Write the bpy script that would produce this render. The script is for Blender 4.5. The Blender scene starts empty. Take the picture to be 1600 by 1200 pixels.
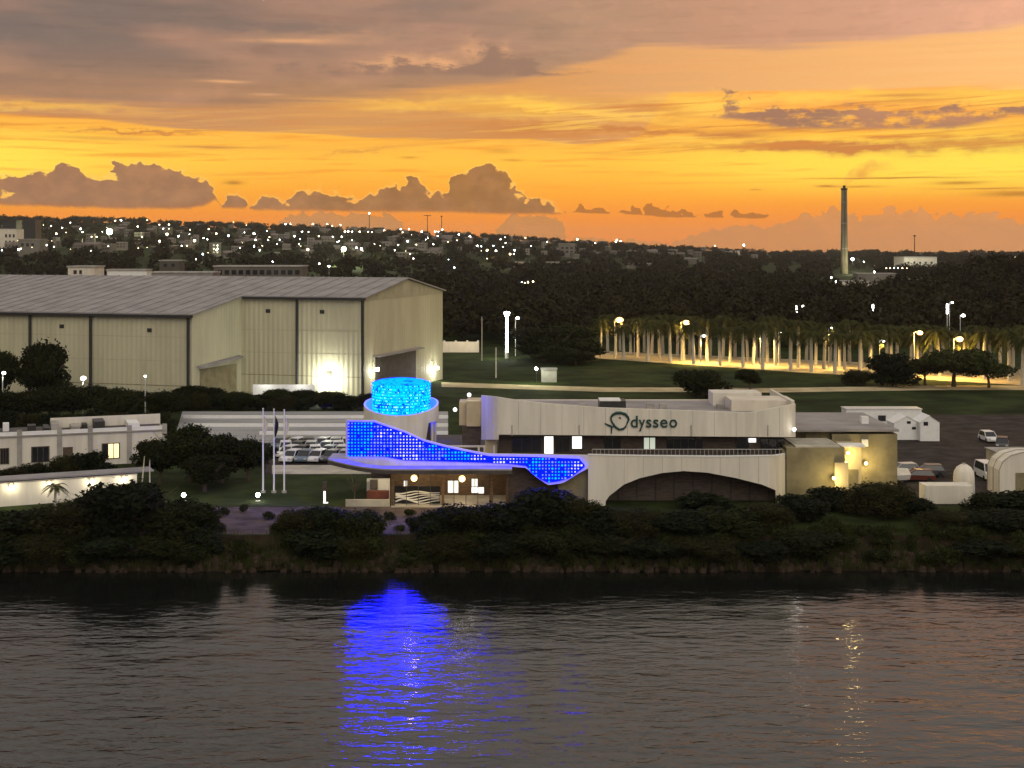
import bpy, math, random
import numpy as np
from mathutils import Vector, Matrix

rnd = random.Random(11)
nprng = np.random.default_rng(5)
sc = bpy.context.scene
col = sc.collection
R = math.radians

# photograph geometry: level camera 28 m above the quay, pixel frame 1600 x 1200, horizon row 385
F, H, HY = 2200.0, 28.0, 385.0
WATER = -2.5
def W(px, py, d): return ((px - 800) * d / F, d, H - (py - HY) * d / F)
def X(px, d): return (px - 800) * d / F
def Z(py, d): return H - (py - HY) * d / F
def DG(py, z=0.0): return (H - z) * F / (py - HY)
def lin(r, g, b, k=1.0):
    f = lambda c: ((c / 255) / 12.92 if c / 255 <= .04045 else ((c / 255 + .055) / 1.055) ** 2.4)
    return (f(r) * k, f(g) * k, f(b) * k, 1.0)
def lerp(a, b, t): return a + (b - a) * t
def smooth(t): t = max(0.0, min(1.0, t)); return t * t * (3 - 2 * t)
def interp(x, pts):
    if x <= pts[0][0]: return pts[0][1]
    for (a, va), (b, vb) in zip(pts, pts[1:]):
        if x <= b: return lerp(va, vb, (x - a) / (b - a))
    return pts[-1][1]

# ------------------------------------------------------------------ camera
cam_d = bpy.data.cameras.new('camera'); cam = bpy.data.objects.new('camera', cam_d); col.objects.link(cam)
cam.location = (0, 0, H); cam.rotation_euler = (R(90), 0, 0)
cam_d.sensor_width = 36; cam_d.lens = 36 * F / 1600; cam_d.shift_y = -(600 - HY) / 1600
cam_d.clip_start = 1; cam_d.clip_end = 60000
sc.camera = cam

# ------------------------------------------------------------------ render / exposure
sc.view_settings.view_transform = 'Standard'; sc.view_settings.look = 'None'
sc.view_settings.exposure = 0.0; sc.view_settings.gamma = 1.0; sc.view_settings.use_curve_mapping = False
cy = sc.cycles
cy.use_denoising = True; cy.denoiser = 'OPENIMAGEDENOISE'
cy.use_adaptive_sampling = True; cy.adaptive_threshold = 0.025
cy.max_bounces = 5; cy.diffuse_bounces = 2; cy.glossy_bounces = 3; cy.transmission_bounces = 4; cy.volume_bounces = 0
cy.sample_clamp_indirect = 4.0; cy.caustics_reflective = False; cy.caustics_refractive = False

# ------------------------------------------------------------------ world: sunset sky
world = bpy.data.worlds.new('World'); sc.world = world; world.use_nodes = True
class NT:
    def __init__(s, tree): s.t = tree; s.n = tree.nodes; s.l = tree.links
    def put(s, sock, v):
        if v is None: return
        if isinstance(v, bpy.types.NodeSocket): s.l.new(v, sock)
        else: sock.default_value = v
    def m(s, op, a, b=None, c=None, clamp=False):
        n = s.n.new('ShaderNodeMath'); n.operation = op; n.use_clamp = clamp
        for i, v in enumerate((a, b, c)): s.put(n.inputs[i], v)
        return n.outputs[0]
    def add(s, a, b): return s.m('ADD', a, b)
    def sub(s, a, b): return s.m('SUBTRACT', a, b)
    def mul(s, a, b): return s.m('MULTIPLY', a, b)
    def mx(s, a, b): return s.m('MAXIMUM', a, b)
    def ss(s, x, lo, hi, t0=0.0, t1=1.0):
        n = s.n.new('ShaderNodeMapRange'); n.interpolation_type = 'SMOOTHSTEP'
        for i, v in enumerate((x, lo, hi, t0, t1)): s.put(n.inputs[i], v)
        return n.outputs[0]
    def lm(s, x, lo, hi, t0=0.0, t1=1.0):
        n = s.n.new('ShaderNodeMapRange'); n.clamp = True
        for i, v in enumerate((x, lo, hi, t0, t1)): s.put(n.inputs[i], v)
        return n.outputs[0]
    def xyz(s, a, b, c):
        n = s.n.new('ShaderNodeCombineXYZ')
        for i, v in enumerate((a, b, c)): s.put(n.inputs[i], v)
        return n.outputs[0]
    def noise(s, vec, scale=1.0, detail=4.0, rough=.55, dist=0.0):
        n = s.n.new('ShaderNodeTexNoise'); s.l.new(vec, n.inputs['Vector'])
        n.inputs['Scale'].default_value = scale; n.inputs['Detail'].default_value = detail
        n.inputs['Roughness'].default_value = rough; n.inputs['Distortion'].default_value = dist
        return n.outputs[0]
    def voro(s, vec, scale=1.0, feat='SMOOTH_F1'):
        n = s.n.new('ShaderNodeTexVoronoi'); n.feature = feat; s.l.new(vec, n.inputs['Vector'])
        n.inputs['Scale'].default_value = scale
        return n.outputs['Distance']
    def mix(s, f, a, b, mode='MIX'):
        n = s.n.new('ShaderNodeMix'); n.data_type = 'RGBA'; n.blend_type = mode
        s.put(n.inputs[0], f); s.put(n.inputs[6], a); s.put(n.inputs[7], b)
        return n.outputs[2]
    def ramp(s, fac, stops):
        n = s.n.new('ShaderNodeValToRGB'); s.l.new(fac, n.inputs[0]); e = n.color_ramp.elements
        while len(e) > 1: e.remove(e[-1])
        e[0].position = stops[0][0]; e[0].color = stops[0][1]
        for p, c in stops[1:]:
            k = e.new(p); k.color = c
        return n.outputs[0]
    def curve(s, x, pts, x0, x1, y0, y1):
        n = s.n.new('ShaderNodeFloatCurve')
        t = s.lm(x, x0, x1); s.l.new(t, n.inputs['Value'])
        c = n.mapping.curves[0]
        P = [((a - x0) / (x1 - x0), (b - y0) / (y1 - y0)) for a, b in pts]
        c.points[0].location = P[0]; c.points[1].location = P[-1]
        for p in P[1:-1]: c.points.new(*p)
        for p in c.points: p.handle_type = 'VECTOR'
        n.mapping.update()
        return s.lm(n.outputs[0], 0.0, 1.0, y0, y1)

def build_sky():
    k = NT(world.node_tree); k.n.clear()
    tc = k.n.new('ShaderNodeTexCoord'); sp = k.n.new('ShaderNodeSeparateXYZ'); k.l.new(tc.outputs['Generated'], sp.inputs[0])
    x, y, z = sp.outputs
    h = k.mx(k.m('SQRT', k.add(k.mul(x, x), k.mul(y, y))), 1e-3)
    hx, hy = k.m('DIVIDE', x, h), k.m('DIVIDE', y, h)
    el = k.m('DIVIDE', z, h)
    u = k.add(k.mul(k.m('ARCTAN2', x, y), 2200.0), 800.0)       # bearing, 2200 units to the radian
    v = k.m('SUBTRACT', 385.0, k.mul(k.m('MINIMUM', el, 6.0), 2200.0))
    def nz(a, b, detail=4, rough=.55, seed=0.0, dist=0.0):
        vec = k.xyz(k.add(k.mul(hx, 2200.0 / a), seed), k.mul(hy, 2200.0 / a), k.mul(el, 2200.0 / b))
        return k.noise(vec, 1.0, detail, rough, dist)
    def uc(p): return 800 + 2200 * math.atan((p - 800) / 2200)
    def U(pts): return [(uc(a), b) for a, b in pts]
    def blob(u0, v0, a, b, tilt=0.0):
        du = k.mul(k.sub(uw, uc(u0)), 1.0 / a)
        dv = k.mul(k.sub(k.sub(vw, v0), k.mul(k.sub(uw, uc(u0)), tilt)), 1.0 / b)
        return k.m('EXPONENT', k.mul(k.add(k.mul(du, du), k.mul(dv, dv)), -1.0))
    def many(lst):
        o = None
        for t in lst:
            if len(t) > 5: g = blob(*t[:4], t[5])
            else:
                a = k.n.new('ShaderNodeVectorMath'); a.operation = 'MULTIPLY_ADD'; k.l.new(uvw if t[3] >= 5 else uvs, a.inputs[0])
                a.inputs[1].default_value = (1 / t[2], 1 / t[3], 0); a.inputs[2].default_value = (-uc(t[0]) / t[2], -t[1] / t[3], 0)
                d = k.n.new('ShaderNodeVectorMath'); d.operation = 'DOT_PRODUCT'; k.l.new(a.outputs[0], d.inputs[0]); k.l.new(a.outputs[0], d.inputs[1])
                g = k.m('POWER', .3679, d.outputs['Value'])
            o = k.mul(g, t[4]) if o is None else k.m('MULTIPLY_ADD', g, t[4], o)
        return o
    wide = nz(260, 60, 2, .5, 3.1)
    fine = nz(60, 12, 3, .6, 9.7)
    streak = nz(330, 13, 3, .55, 21.0)
    streak2 = nz(160, 7, 3, .6, 41.0)
    puff = nz(42, 30, 4, .62, 55.0)
    puff_s = nz(15, 13, 3, .6, 71.0)
    uw = k.add(u, k.mul(k.sub(puff, .5), 50.0))
    vw = k.add(k.add(v, k.mul(k.sub(fine, .5), 22.0)), k.mul(k.sub(puff, .5), 26.0))
    uvw = k.xyz(uw, vw, 0.0); uvs = k.xyz(u, k.add(k.add(v, k.mul(k.sub(streak, .5), 7.0)), k.mul(k.sub(fine, .5), 3.0)), 0.0)
    vs = k.add(k.add(v, k.mul(k.sub(streak, .5), 26.0)), k.mul(k.sub(streak2, .5), 13.0))
    # clear glow between the clouds
    tv = k.lm(v, -200.0, 400.0)
    P = lambda vv: (vv + 200) / 600
    gap = k.ramp(tv, [(0, lin(150, 128, 116)), (P(0), lin(214, 160, 120)), (P(100), lin(232, 168, 106)), (P(150), lin(247, 170, 82)),
                      (P(200), lin(252, 178, 66)), (P(255), lin(253, 188, 64)), (P(300), lin(251, 166, 48)), (P(340), lin(246, 146, 46)),
                      (P(372), lin(240, 142, 60)), (1, lin(226, 134, 74))])
    tu = k.lm(u, -200.0, 1800.0)
    Q = lambda p: (uc(p) + 200) / 2000
    side = k.ramp(tu, [(0, (1, 1, 1, 1)), (Q(0), (1, 1, 1, 1)), (Q(220), (.35, .35, .35, 1)), (Q(480), (0, 0, 0, 1)), (Q(960), (.1, .1, .1, 1)),
                       (Q(1240), (.75, .75, .75, 1)), (Q(1600), (1, 1, 1, 1))])
    bell = k.mul(k.ss(v, 190.0, 252.0), k.ss(v, 325.0, 265.0))
    gap = k.mix(k.mul(bell, side), gap, lin(255, 224, 78))
    gap = k.mix(k.mul(k.ss(streak2, .52, .72), k.mul(k.ss(v, 330.0, 250.0), .55)), gap, lin(238, 140, 44))
    # peach-tan veil
    tan = k.ramp(tu, [(0, lin(188, 134, 96)), (Q(250), lin(194, 138, 94)), (Q(500), lin(206, 146, 88)), (Q(800), lin(208, 146, 86)), (Q(1000), lin(220, 160, 102)),
                      (Q(1300), lin(238, 176, 110)), (Q(1600), lin(250, 190, 120))])
    tan = k.mix(k.mul(k.ss(streak, .4, .7), .5), tan, k.mix(.6, tan, gap))
    b2 = k.curve(u, U([(-400, 190), (0, 192), (140, 196), (260, 206), (400, 214), (700, 217), (830, 214), (905, 226), (1000, 214), (1050, 150), (1200, 146), (1400, 148), (1600, 156), (1900, 160)]), -350, 1750, 0, 400)
    m2 = k.ss(k.sub(vs, b2), 3.0, -3.0)
    c = k.mix(m2, gap, tan)
    # yellow windows in the veil, dull streaks below it
    holes = many([(828, 166, 95, 15, 1.0, .07), (640, 164, 95, 8, .6), (1095, 172, 60, 16, 1.0), (1340, 157, 260, 8, .9), (1560, 166, 80, 8, .9), (60, 177, 150, 5, .5), (1000, 186, 120, 6, .6, .1)])
    holes = k.mul(holes, k.ss(v, 120.0, 150.0))
    c = k.mix(k.m('MINIMUM', holes, 1.0), c, lin(255, 200, 82))
    bars = many([(850, 204, 130, 14, 1.0, .03), (1010, 206, 130, 5, .8, .06), (1010, 172, 90, 12, .7, .12), (1240, 232, 190, 6, .9, .03), (1310, 236, 80, 8, .9, .08), (1500, 232, 150, 11, .8), (1330, 207, 240, 4, .6),
                 (210, 212, 110, 2.2, 1.0, .02), (330, 233, 65, 2.2, .9), (150, 222, 80, 2.5, .5), (560, 239, 55, 3.5, .6, -.1), (110, 192, 110, 3.2, .7), (900, 182, 150, 4, .6, .1), (1150, 214, 50, 4, .9), (1410, 158, 60, 3, .8)])
    c = k.mix(k.m('MINIMUM', k.mul(bars, .9), 1.0), c, lin(200, 128, 66))
    band = k.mul(k.ss(v, 148.0, 172.0), k.ss(v, 252.0, 228.0)); right = k.ss(u, 640.0, 980.0, .35, 1.0)
    slant = k.xyz(k.mul(hx, 2200.0 / 210), k.mul(hy, 2200.0 / 210), k.add(k.mul(el, 2200.0 / 9), k.mul(hx, -14.0)))
    sl = k.noise(slant, 1.0, 4, .6, .6)
    c = k.mix(k.mul(k.mul(k.ss(sl, .47, .68), band), k.mul(right, .85)), c, lin(208, 130, 62))
    c = k.mix(k.mul(k.mul(k.ss(sl, .46, .3), band), k.mul(right, .6)), c, lin(255, 206, 92))
    # grey-mauve deck above
    deck = k.ramp(tu, [(0, lin(118, 104, 98)), (Q(0), lin(123, 107, 99)), (Q(400), lin(130, 109, 98)), (Q(700), lin(144, 118, 103)), (Q(900), lin(172, 136, 110)), (Q(1100), lin(190, 143, 114)),
                       (Q(1350), lin(206, 154, 124)), (Q(1600), lin(230, 172, 140))])
    deck = k.mix(k.mul(k.ss(v, 60.0, 170.0), .45), deck, tan)
    deck = k.mix(k.mul(k.ss(wide, .42, .7), .7), deck, k.mix(.5, deck, lin(212, 154, 120)))
    deck = k.mix(k.mul(k.ss(puff, .5, .7), .3), deck, k.mix(1.0, deck, (1.25, 1.18, 1.14, 1), 'MULTIPLY'))
    deck = k.mix(k.mul(k.ss(fine, .5, .34), .35), deck, k.mix(1.0, deck, (.82, .82, .84, 1), 'MULTIPLY'))
    deck = k.mix(k.mul(k.ss(streak, .5, .25), .5), deck, k.mix(1.0, deck, (.86, .84, .84, 1), 'MULTIPLY'))
    b1 = k.curve(u, U([(-400, 170), (0, 168), (200, 172), (400, 166), (560, 154), (700, 136), (800, 128), (900, 105), (1000, 72), (1200, 80), (1400, 74), (1600, 58), (1900, 60)]), -350, 1750, 0, 400)
    m1 = k.ss(k.sub(vs, b1), 9.0, -9.0)
    c = k.mix(m1, c, deck)
    lights = many([(455, 68, 80, 4, .8), (600, 100, 40, 9, .8), (650, 96, 40, 8, .6), (690, 100, 24, 12, 1.0), (735, 80, 16, 16, .7), (790, 84, 10, 16, .8), (352, 133, 34, 3, 1.1), (415, 152, 25, 2.5, .7), (520, 60, 120, 8, .4)])
    c = k.mix(k.m('MINIMUM', k.mul(lights, .8), .9), c, lin(226, 166, 118))
    greys = many([(765, 86, 24, 26, 1.1), (815, 100, 34, 13, 1.1), (720, 108, 60, 9, .8), (560, 112, 150, 14, .7), (440, 86, 80, 12, .6), (850, 116, 70, 5, .7)])
    c = k.mix(k.m('MINIMUM', k.mul(k.ss(k.add(greys, k.add(k.mul(k.sub(puff, .5), 2.0), k.mul(k.sub(fine, .5), 1.4))), .25, 1.0), k.ss(greys, .04, .2)), .85), c, lin(146, 114, 96))
    masses = many([(1450, 192, 80, 17, 1.2), (1540, 186, 70, 12, .9), (1290, 190, 80, 14, 1.1), (1230, 188, 60, 10, .7), (1140, 165, 16, 14, 1.2), (1160, 182, 50, 8, .8), (1172, 155, 4, 6, .9), (1370, 200, 130, 8, .6)])
    mm = k.mul(k.ss(k.add(k.m('MINIMUM', masses, .9), k.add(k.mul(k.sub(puff, .5), 2.6), k.mul(k.sub(fine, .5), 2.0))), .3, 1.0), k.ss(masses, .04, .25))
    c = k.mix(mm, c, k.mix(k.ss(wide, .4, .65), lin(158, 116, 92), lin(190, 134, 98)))
    # cumulus banks on the horizon
    vb = k.add(k.add(v, k.mul(k.sub(puff_s, .5), 22.0)), k.mul(k.sub(k.voro(k.xyz(k.mul(hx, 2200.0 / 14), k.mul(hy, 2200.0 / 14), k.mul(el, 2200.0 / 12)), 1.0, 'F1'), .45), 13.0))
    ub = k.add(u, k.mul(k.sub(nz(17, 13, 2, .55, 91.0), .5), 20.0))
    vf = k.add(v, k.mul(k.sub(puff_s, .5), 4.0))
    tops = []
    def layer(top, bot, x0, x1, soft=1.7, flat=True):
        a = k.curve(ub, U(top), x0, x1, 240, 420); b = k.curve(ub, U(bot), x0, x1, 240, 420)
        top_e = k.sub(vb, a); e = k.m('MINIMUM', top_e, k.mul(k.sub(b, vf), .5)); tops.append(k.mul(top_e, 1.0)); tops.append(k.ss(k.sub(b, v), 1.0, 6.0))
        inside = k.mul(k.ss(ub, x0 + 1.0, x0 + 4.0), k.ss(ub, x1 - 1.0, x1 - 4.0))
        return k.mul(k.ss(e, -soft, soft), inside), e
    # lower, paler bank
    top5 = [(400, 372), (436, 362), (442, 338), (470, 333), (520, 336), (560, 334), (615, 337), (628, 346), (634, 372), (770, 378), (776, 354), (795, 340), (820, 335), (860, 336), (876, 348), (884, 372),
            (1060, 380), (1090, 364), (1110, 360), (1150, 354), (1215, 354), (1226, 350), (1240, 343), (1260, 339), (1275, 336), (1305, 330), (1312, 336), (1338, 334), (1345, 347), (1360, 338), (1378, 334), (1390, 325), (1400, 326),
            (1406, 340), (1416, 334), (1432, 330), (1445, 331), (1455, 343), (1470, 339), (1485, 337), (1500, 340), (1512, 336), (1530, 341), (1545, 336), (1560, 335), (1566, 345), (1600, 352), (1700, 350)]
    m5, e5 = layer(top5, [(400, 400), (1700, 400)], 330, 1690)
    c5 = k.ramp(tu, [(0, lin(196, 138, 92)), (Q(500), lin(196, 134, 78)), (Q(850), lin(200, 134, 72)), (Q(1200), lin(206, 138, 78)), (Q(1600), lin(214, 146, 88))])
    c5 = k.mix(k.mul(k.ss(e5, 14.0, 34.0), .5), c5, lin(226, 148, 84))
    c5 = k.mix(k.mul(k.ss(puff, .4, .66), .4), c5, k.mix(1.0, c5, (1.18, 1.12, 1.05, 1), 'MULTIPLY'))
    c = k.mix(k.mul(m5, .94), c, c5)
    # main bank, left half
    top4 = [(-300, 300), (-120, 288), (0, 283), (40, 282), (74, 281), (82, 270), (100, 265), (118, 268), (128, 279), (150, 286), (168, 284), (174, 264), (182, 259), (200, 264), (215, 263), (240, 264), (275, 271), (300, 278), (315, 284), (326, 292), (338, 305), (343, 318), (346, 330),
            (349, 316), (358, 308), (375, 307), (384, 315), (388, 332), (394, 322), (412, 310), (420, 315), (432, 313), (446, 326), (449, 324), (456, 308), (468, 300), (485, 302), (498, 299), (512, 306), (540, 312), (560, 315), (572, 312), (576, 305), (590, 304), (600, 300), (612, 291), (620, 291),
            (626, 302), (630, 286), (640, 278), (650, 280), (660, 286), (664, 301), (674, 309), (686, 306), (694, 303), (698, 305), (701, 290), (710, 277), (726, 271), (742, 266), (752, 258), (762, 254), (770, 257), (774, 266), (784, 271), (796, 273), (803, 286), (806, 297), (815, 300), (821, 312), (832, 314), (842, 315), (852, 320), (860, 326), (872, 336), (900, 345)]
    bot4 = [(-300, 322), (0, 324), (200, 328), (300, 327), (325, 319), (340, 311), (346, 326), (384, 326), (388, 322), (394, 329), (445, 329), (600, 331), (700, 331), (780, 334), (860, 334), (900, 334)]
    m4, e4 = layer(top4, bot4, -240, 899); et4, bt4 = tops[-2:]
    c4 = k.ramp(tu, [(0, lin(176, 126, 88)), (Q(100), lin(164, 120, 88)), (Q(330), lin(166, 120, 84)), (Q(550), lin(160, 112, 66)), (Q(760), lin(160, 112, 62)), (1, lin(166, 116, 66))])
    c4 = k.mix(k.mul(k.ss(e4, 5.0, 0.0), .35), c4, lin(186, 104, 44))
    c4 = k.mix(k.mul(k.ss(puff, .42, .66), .35), c4, lin(192, 138, 92))
    hole4 = many([(160, 280, 22, 7, 1.2), (8, 306, 16, 6, .9), (800, 290, 9, 12, .8), (815, 309, 9, 6, .8)])
    m4 = k.mul(m4, k.ss(hole4, .75, .45))
    shade = nz(26, 20, 3, .6, 33.0)
    c4 = k.mix(k.mul(k.ss(shade, .34, .72), .6), k.mix(1.0, c4, (.86, .85, .88, 1), 'MULTIPLY'), k.mix(1.0, c4, (1.14, 1.1, 1.06, 1), 'MULTIPLY'))
    c = k.mix(k.mul(k.mul(k.mul(k.ss(et4, -7.0, -.5), .45), bt4), k.ss(ub, 905.0, 880.0)), c, lin(255, 208, 112))
    c = k.mix(m4, c, c4)
    # small dark scraps and thin bars
    top6 = [(880, 334), (897, 332), (903, 321), (915, 326), (925, 330), (940, 327), (952, 332), (956, 338), (970, 338), (978, 328), (990, 325), (1005, 330), (1010, 324), (1020, 321), (1035, 326), (1060, 328), (1080, 330), (1088, 336), (1096, 340), (1102, 334), (1122, 331), (1132, 337), (1136, 341), (1148, 330), (1156, 334), (1190, 335), (1198, 342), (1210, 342)]
    bot6 = [(880, 332), (900, 332), (930, 334), (952, 334), (956, 332), (970, 332), (978, 335), (1005, 336), (1040, 340), (1086, 340), (1096, 335), (1102, 340), (1130, 341), (1136, 334), (1148, 341), (1195, 342), (1210, 336)]
    m6, e6 = layer(top6, bot6, 880, 1207, .8)
    c = k.mix(k.mul(m6, .9), c, lin(172, 104, 42))
    thin = many([(1375, 282, 105, 1.4, 1.2), (1290, 293, 14, 2, 1.1), (1340, 294, 35, 1.8, .8), (1500, 290, 36, 3, 1.0), (1545, 300, 60, 1.6, .9), (1590, 308, 50, 4, 1.1), (1180, 298, 10, 1.6, .8), (365, 287, 14, 3.5, 1.1), (640, 247, 14, 1.5, .7), (780, 236, 26, 4, .5), (800, 250, 16, 2, .7)])
    c = k.mix(k.m('MINIMUM', k.mul(thin, .85), .9), c, lin(190, 124, 44))
    # away from the sunset the sky greys out; overhead the deck runs on
    back = k.ss(hy, .55, -.5)
    dusk = k.mix(k.ss(v, 380.0, -500.0), lin(150, 136, 130), lin(150, 136, 130))
    c = k.mix(back, c, dusk)
    up = k.ss(v, -20.0, -420.0)
    over = k.mix(k.ss(nz(900, 420, 2, .5, 5.0), .35, .7), lin(178, 172, 165), lin(204, 195, 186))
    c = k.mix(up, c, over)
    # clear-sky contribution of the sun at the horizon
    ns = k.n.new('ShaderNodeTexSky'); ns.sky_type = 'NISHITA'; ns.sun_disc = False
    ns.sun_elevation = R(0.5); ns.sun_rotation = R(8); ns.altitude = 30
    bg0 = k.n.new('ShaderNodeBackground'); k.l.new(ns.outputs[0], bg0.inputs[0]); bg0.inputs[1].default_value = 0.0
    bg = k.n.new('ShaderNodeBackground'); k.l.new(c, bg.inputs[0]); bg.inputs[1].default_value = SKY
    nsv = k.mix(1.0, ns.outputs[0], (.05, .05, .05, 1), 'MULTIPLY')
    tot = k.mix(.06, c, nsv)
    k.l.new(tot, bg.inputs[0]); k.n.remove(bg0)
    out = k.n.new('ShaderNodeOutputWorld'); k.l.new(bg.outputs[0], out.inputs[0])
SKY = 1.16
build_sky()
world.cycles.sampling_method = 'MANUAL'; world.cycles.sample_map_resolution = 512

# the one soft sun: fill added behind the camera to brighten walls facing it
fill_sun_d = bpy.data.lights.new('sun', 'SUN'); fill_sun_d.energy = 1.0; fill_sun_d.angle = R(50); fill_sun_d.color = (1.0, .9, .74)
sun = bpy.data.objects.new('sun', fill_sun_d); col.objects.link(sun); sun.rotation_euler = (R(58), 0, R(14))

# ------------------------------------------------------------------ mesh helpers
ORIG = {}
class MB:
    def __init__(s): s.v = []; s.f = []
    def quad(s, *p):
        i = len(s.v); s.v += [tuple(q) for q in p]; s.f.append(tuple(range(i, i + len(p)))); return s
    def box(s, x0, x1, y0, y1, z0, z1):
        i = len(s.v)
        s.v += [(x0, y0, z0), (x1, y0, z0), (x1, y1, z0), (x0, y1, z0), (x0, y0, z1), (x1, y0, z1), (x1, y1, z1), (x0, y1, z1)]
        s.f += [tuple(i + k for k in q) for q in ((0, 3, 2, 1), (4, 5, 6, 7), (0, 1, 5, 4), (1, 2, 6, 5), (2, 3, 7, 6), (3, 0, 4, 7))]
        return s
    def obox(s, c, ax, hx, hy, z0, z1):          # box turned in plan: centre (x, y), unit axis ax
        bx = (-ax[1], ax[0])
        P = [(c[0] + a * hx * ax[0] + b * hy * bx[0], c[1] + a * hx * ax[1] + b * hy * bx[1]) for a, b in ((-1, -1), (1, -1), (1, 1), (-1, 1))]
        return s.prism(P, z0, z1)
    def prism(s, poly, z0, z1):
        i = len(s.v); n = len(poly)
        fz = (lambda z, k: z[k] if isinstance(z, (list, tuple)) else z)
        s.v += [(p[0], p[1], fz(z0, k)) for k, p in enumerate(poly)] + [(p[0], p[1], fz(z1, k)) for k, p in enumerate(poly)]
        s.f.append(tuple(i + k for k in reversed(range(n)))); s.f.append(tuple(i + n + k for k in range(n)))
        for k in range(n): s.f.append((i + k, i + (k + 1) % n, i + n + (k + 1) % n, i + n + k))
        return s
    def xprism(s, poly, x0, x1):                 # polygon in (y, z) pushed along x
        i = len(s.v); n = len(poly)
        s.v += [(x0, p[0], p[1]) for p in poly] + [(x1, p[0], p[1]) for p in poly]
        s.f.append(tuple(i + k for k in reversed(range(n)))); s.f.append(tuple(i + n + k for k in range(n)))
        for k in range(n): s.f.append((i + k, i + (k + 1) % n, i + n + (k + 1) % n, i + n + k))
        return s
    def cyl(s, cx, cy, z0, z1, r0, r1=None, n=16, sy=1.0):
        r1 = r0 if r1 is None else r1; i = len(s.v)
        for z, r in ((z0, r0), (z1, r1)):
            for k in range(n):
                a = 2 * math.pi * k / n; s.v.append((cx + r * math.cos(a), cy + r * sy * math.sin(a), z))
        for k in range(n): s.f.append((i + k, i + (k + 1) % n, i + n + (k + 1) % n, i + n + k))
        s.f.append(tuple(i + k for k in reversed(range(n)))); s.f.append(tuple(i + n + k for k in range(n)))
        return s
    def lathe(s, cx, cy, prof, n=16):
        i = len(s.v)
        for r, z in prof:
            for k in range(n):
                a = 2 * math.pi * k / n; s.v.append((cx + r * math.cos(a), cy + r * math.sin(a), z))
        for j in range(len(prof) - 1):
            for k in range(n): s.f.append((i + j * n + k, i + j * n + (k + 1) % n, i + (j + 1) * n + (k + 1) % n, i + (j + 1) * n + k))
        s.f.append(tuple(i + k for k in reversed(range(n)))); s.f.append(tuple(i + (len(prof) - 1) * n + k for k in range(n)))
        return s
    def tube(s, path, r, n=6):
        i = len(s.v); m = len(path); rr = r if isinstance(r, (list, tuple)) else [r] * m
        P = [Vector(p) for p in path]
        for j in range(m):
            t = (P[min(j + 1, m - 1)] - P[max(j - 1, 0)]).normalized()
            a = t.cross(Vector((0, 0, 1)) if abs(t.z) < .9 else Vector((1, 0, 0))).normalized(); b = t.cross(a)
            for k in range(n):
                w = 2 * math.pi * k / n; s.v.append(tuple(P[j] + rr[j] * (math.cos(w) * a + math.sin(w) * b)))
        for j in range(m - 1):
            for k in range(n): s.f.append((i + j * n + k, i + j * n + (k + 1) % n, i + (j + 1) * n + (k + 1) % n, i + (j + 1) * n + k))
        s.f.append(tuple(i + k for k in range(n))); s.f.append(tuple(i + (m - 1) * n + k for k in reversed(range(n))))
        return s
    def sweep(s, front, back, top, bot):          # wall: front/back plan points, top/bottom heights per point
        i = len(s.v); m = len(front)
        for k in range(m):
            s.v += [(*front[k], bot[k]), (*front[k], top[k]), (*back[k], top[k]), (*back[k], bot[k])]
        for k in range(m - 1):
            a, b = i + 4 * k, i + 4 * (k + 1)
            for p, q in ((0, 1), (1, 2), (2, 3), (3, 0)): s.f.append((a + p, b + p, b + q, a + q))
        s.f.append((i, i + 1, i + 2, i + 3)); e = i + 4 * (m - 1); s.f.append((e + 3, e + 2, e + 1, e))
        return s
    def sphere(s, c, r, n=10, m=6, sz=1.0):
        prof = [(r * math.sin(math.pi * j / m) + 1e-4, c[2] + r * sz * -math.cos(math.pi * j / m)) for j in range(m + 1)]
        return s.lathe(c[0], c[1], prof, n)
    def build(s, name, m, parent=None, smooth=False, kind=None):
        o = ORIG.get(parent.name, (0, 0, 0)) if parent else (0, 0, 0)
        me = bpy.data.meshes.new(name)
        me.from_pydata([(p[0] - o[0], p[1] - o[1], p[2] - o[2]) for p in s.v], [], s.f)
        me.update()
        if smooth: me.polygons.foreach_set('use_smooth', [True] * len(me.polygons))
        return link(name, me, m, parent, kind)
def link(name, me, m, parent=None, kind=None):
    if m is not None and not me.materials: me.materials.append(m)
    ob = bpy.data.objects.new(name, me); col.objects.link(ob)
    if parent:
        ob.parent = parent; ORIG[ob.name] = ORIG.get(parent.name, (0, 0, 0))
    if kind: ob['kind'] = kind
    return ob
def tag(o, label, cat, group=None):
    o['label'] = label; o['category'] = cat
    if group: o['group'] = group
    return o
def thing(name, label, cat, loc=(0, 0, 0), rz=0.0, group=None, local=False):
    e = bpy.data.objects.new(name, None); col.objects.link(e); e.empty_display_size = .5
    e.location = loc; e.rotation_euler = (0, 0, rz)
    ORIG[e.name] = (0, 0, 0) if local else tuple(loc)
    return tag(e, label, cat, group)
def struct(o, kind='structure'): o['kind'] = kind; return o
def copy_tree(o, parent=None):
    c = o.copy(); col.objects.link(c)
    if parent: c.parent = parent
    for ch in [q for q in o.children]: copy_tree(ch, c)
    return c
def place(proto, first, loc, rz=0.0, s=1.0, label=None):
    c = proto if first else copy_tree(proto)
    c.location = loc; c.rotation_euler = (0, 0, rz); c.scale = (s, s, s) if not isinstance(s, tuple) else s
    if label: c['label'] = label
    return c
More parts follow.
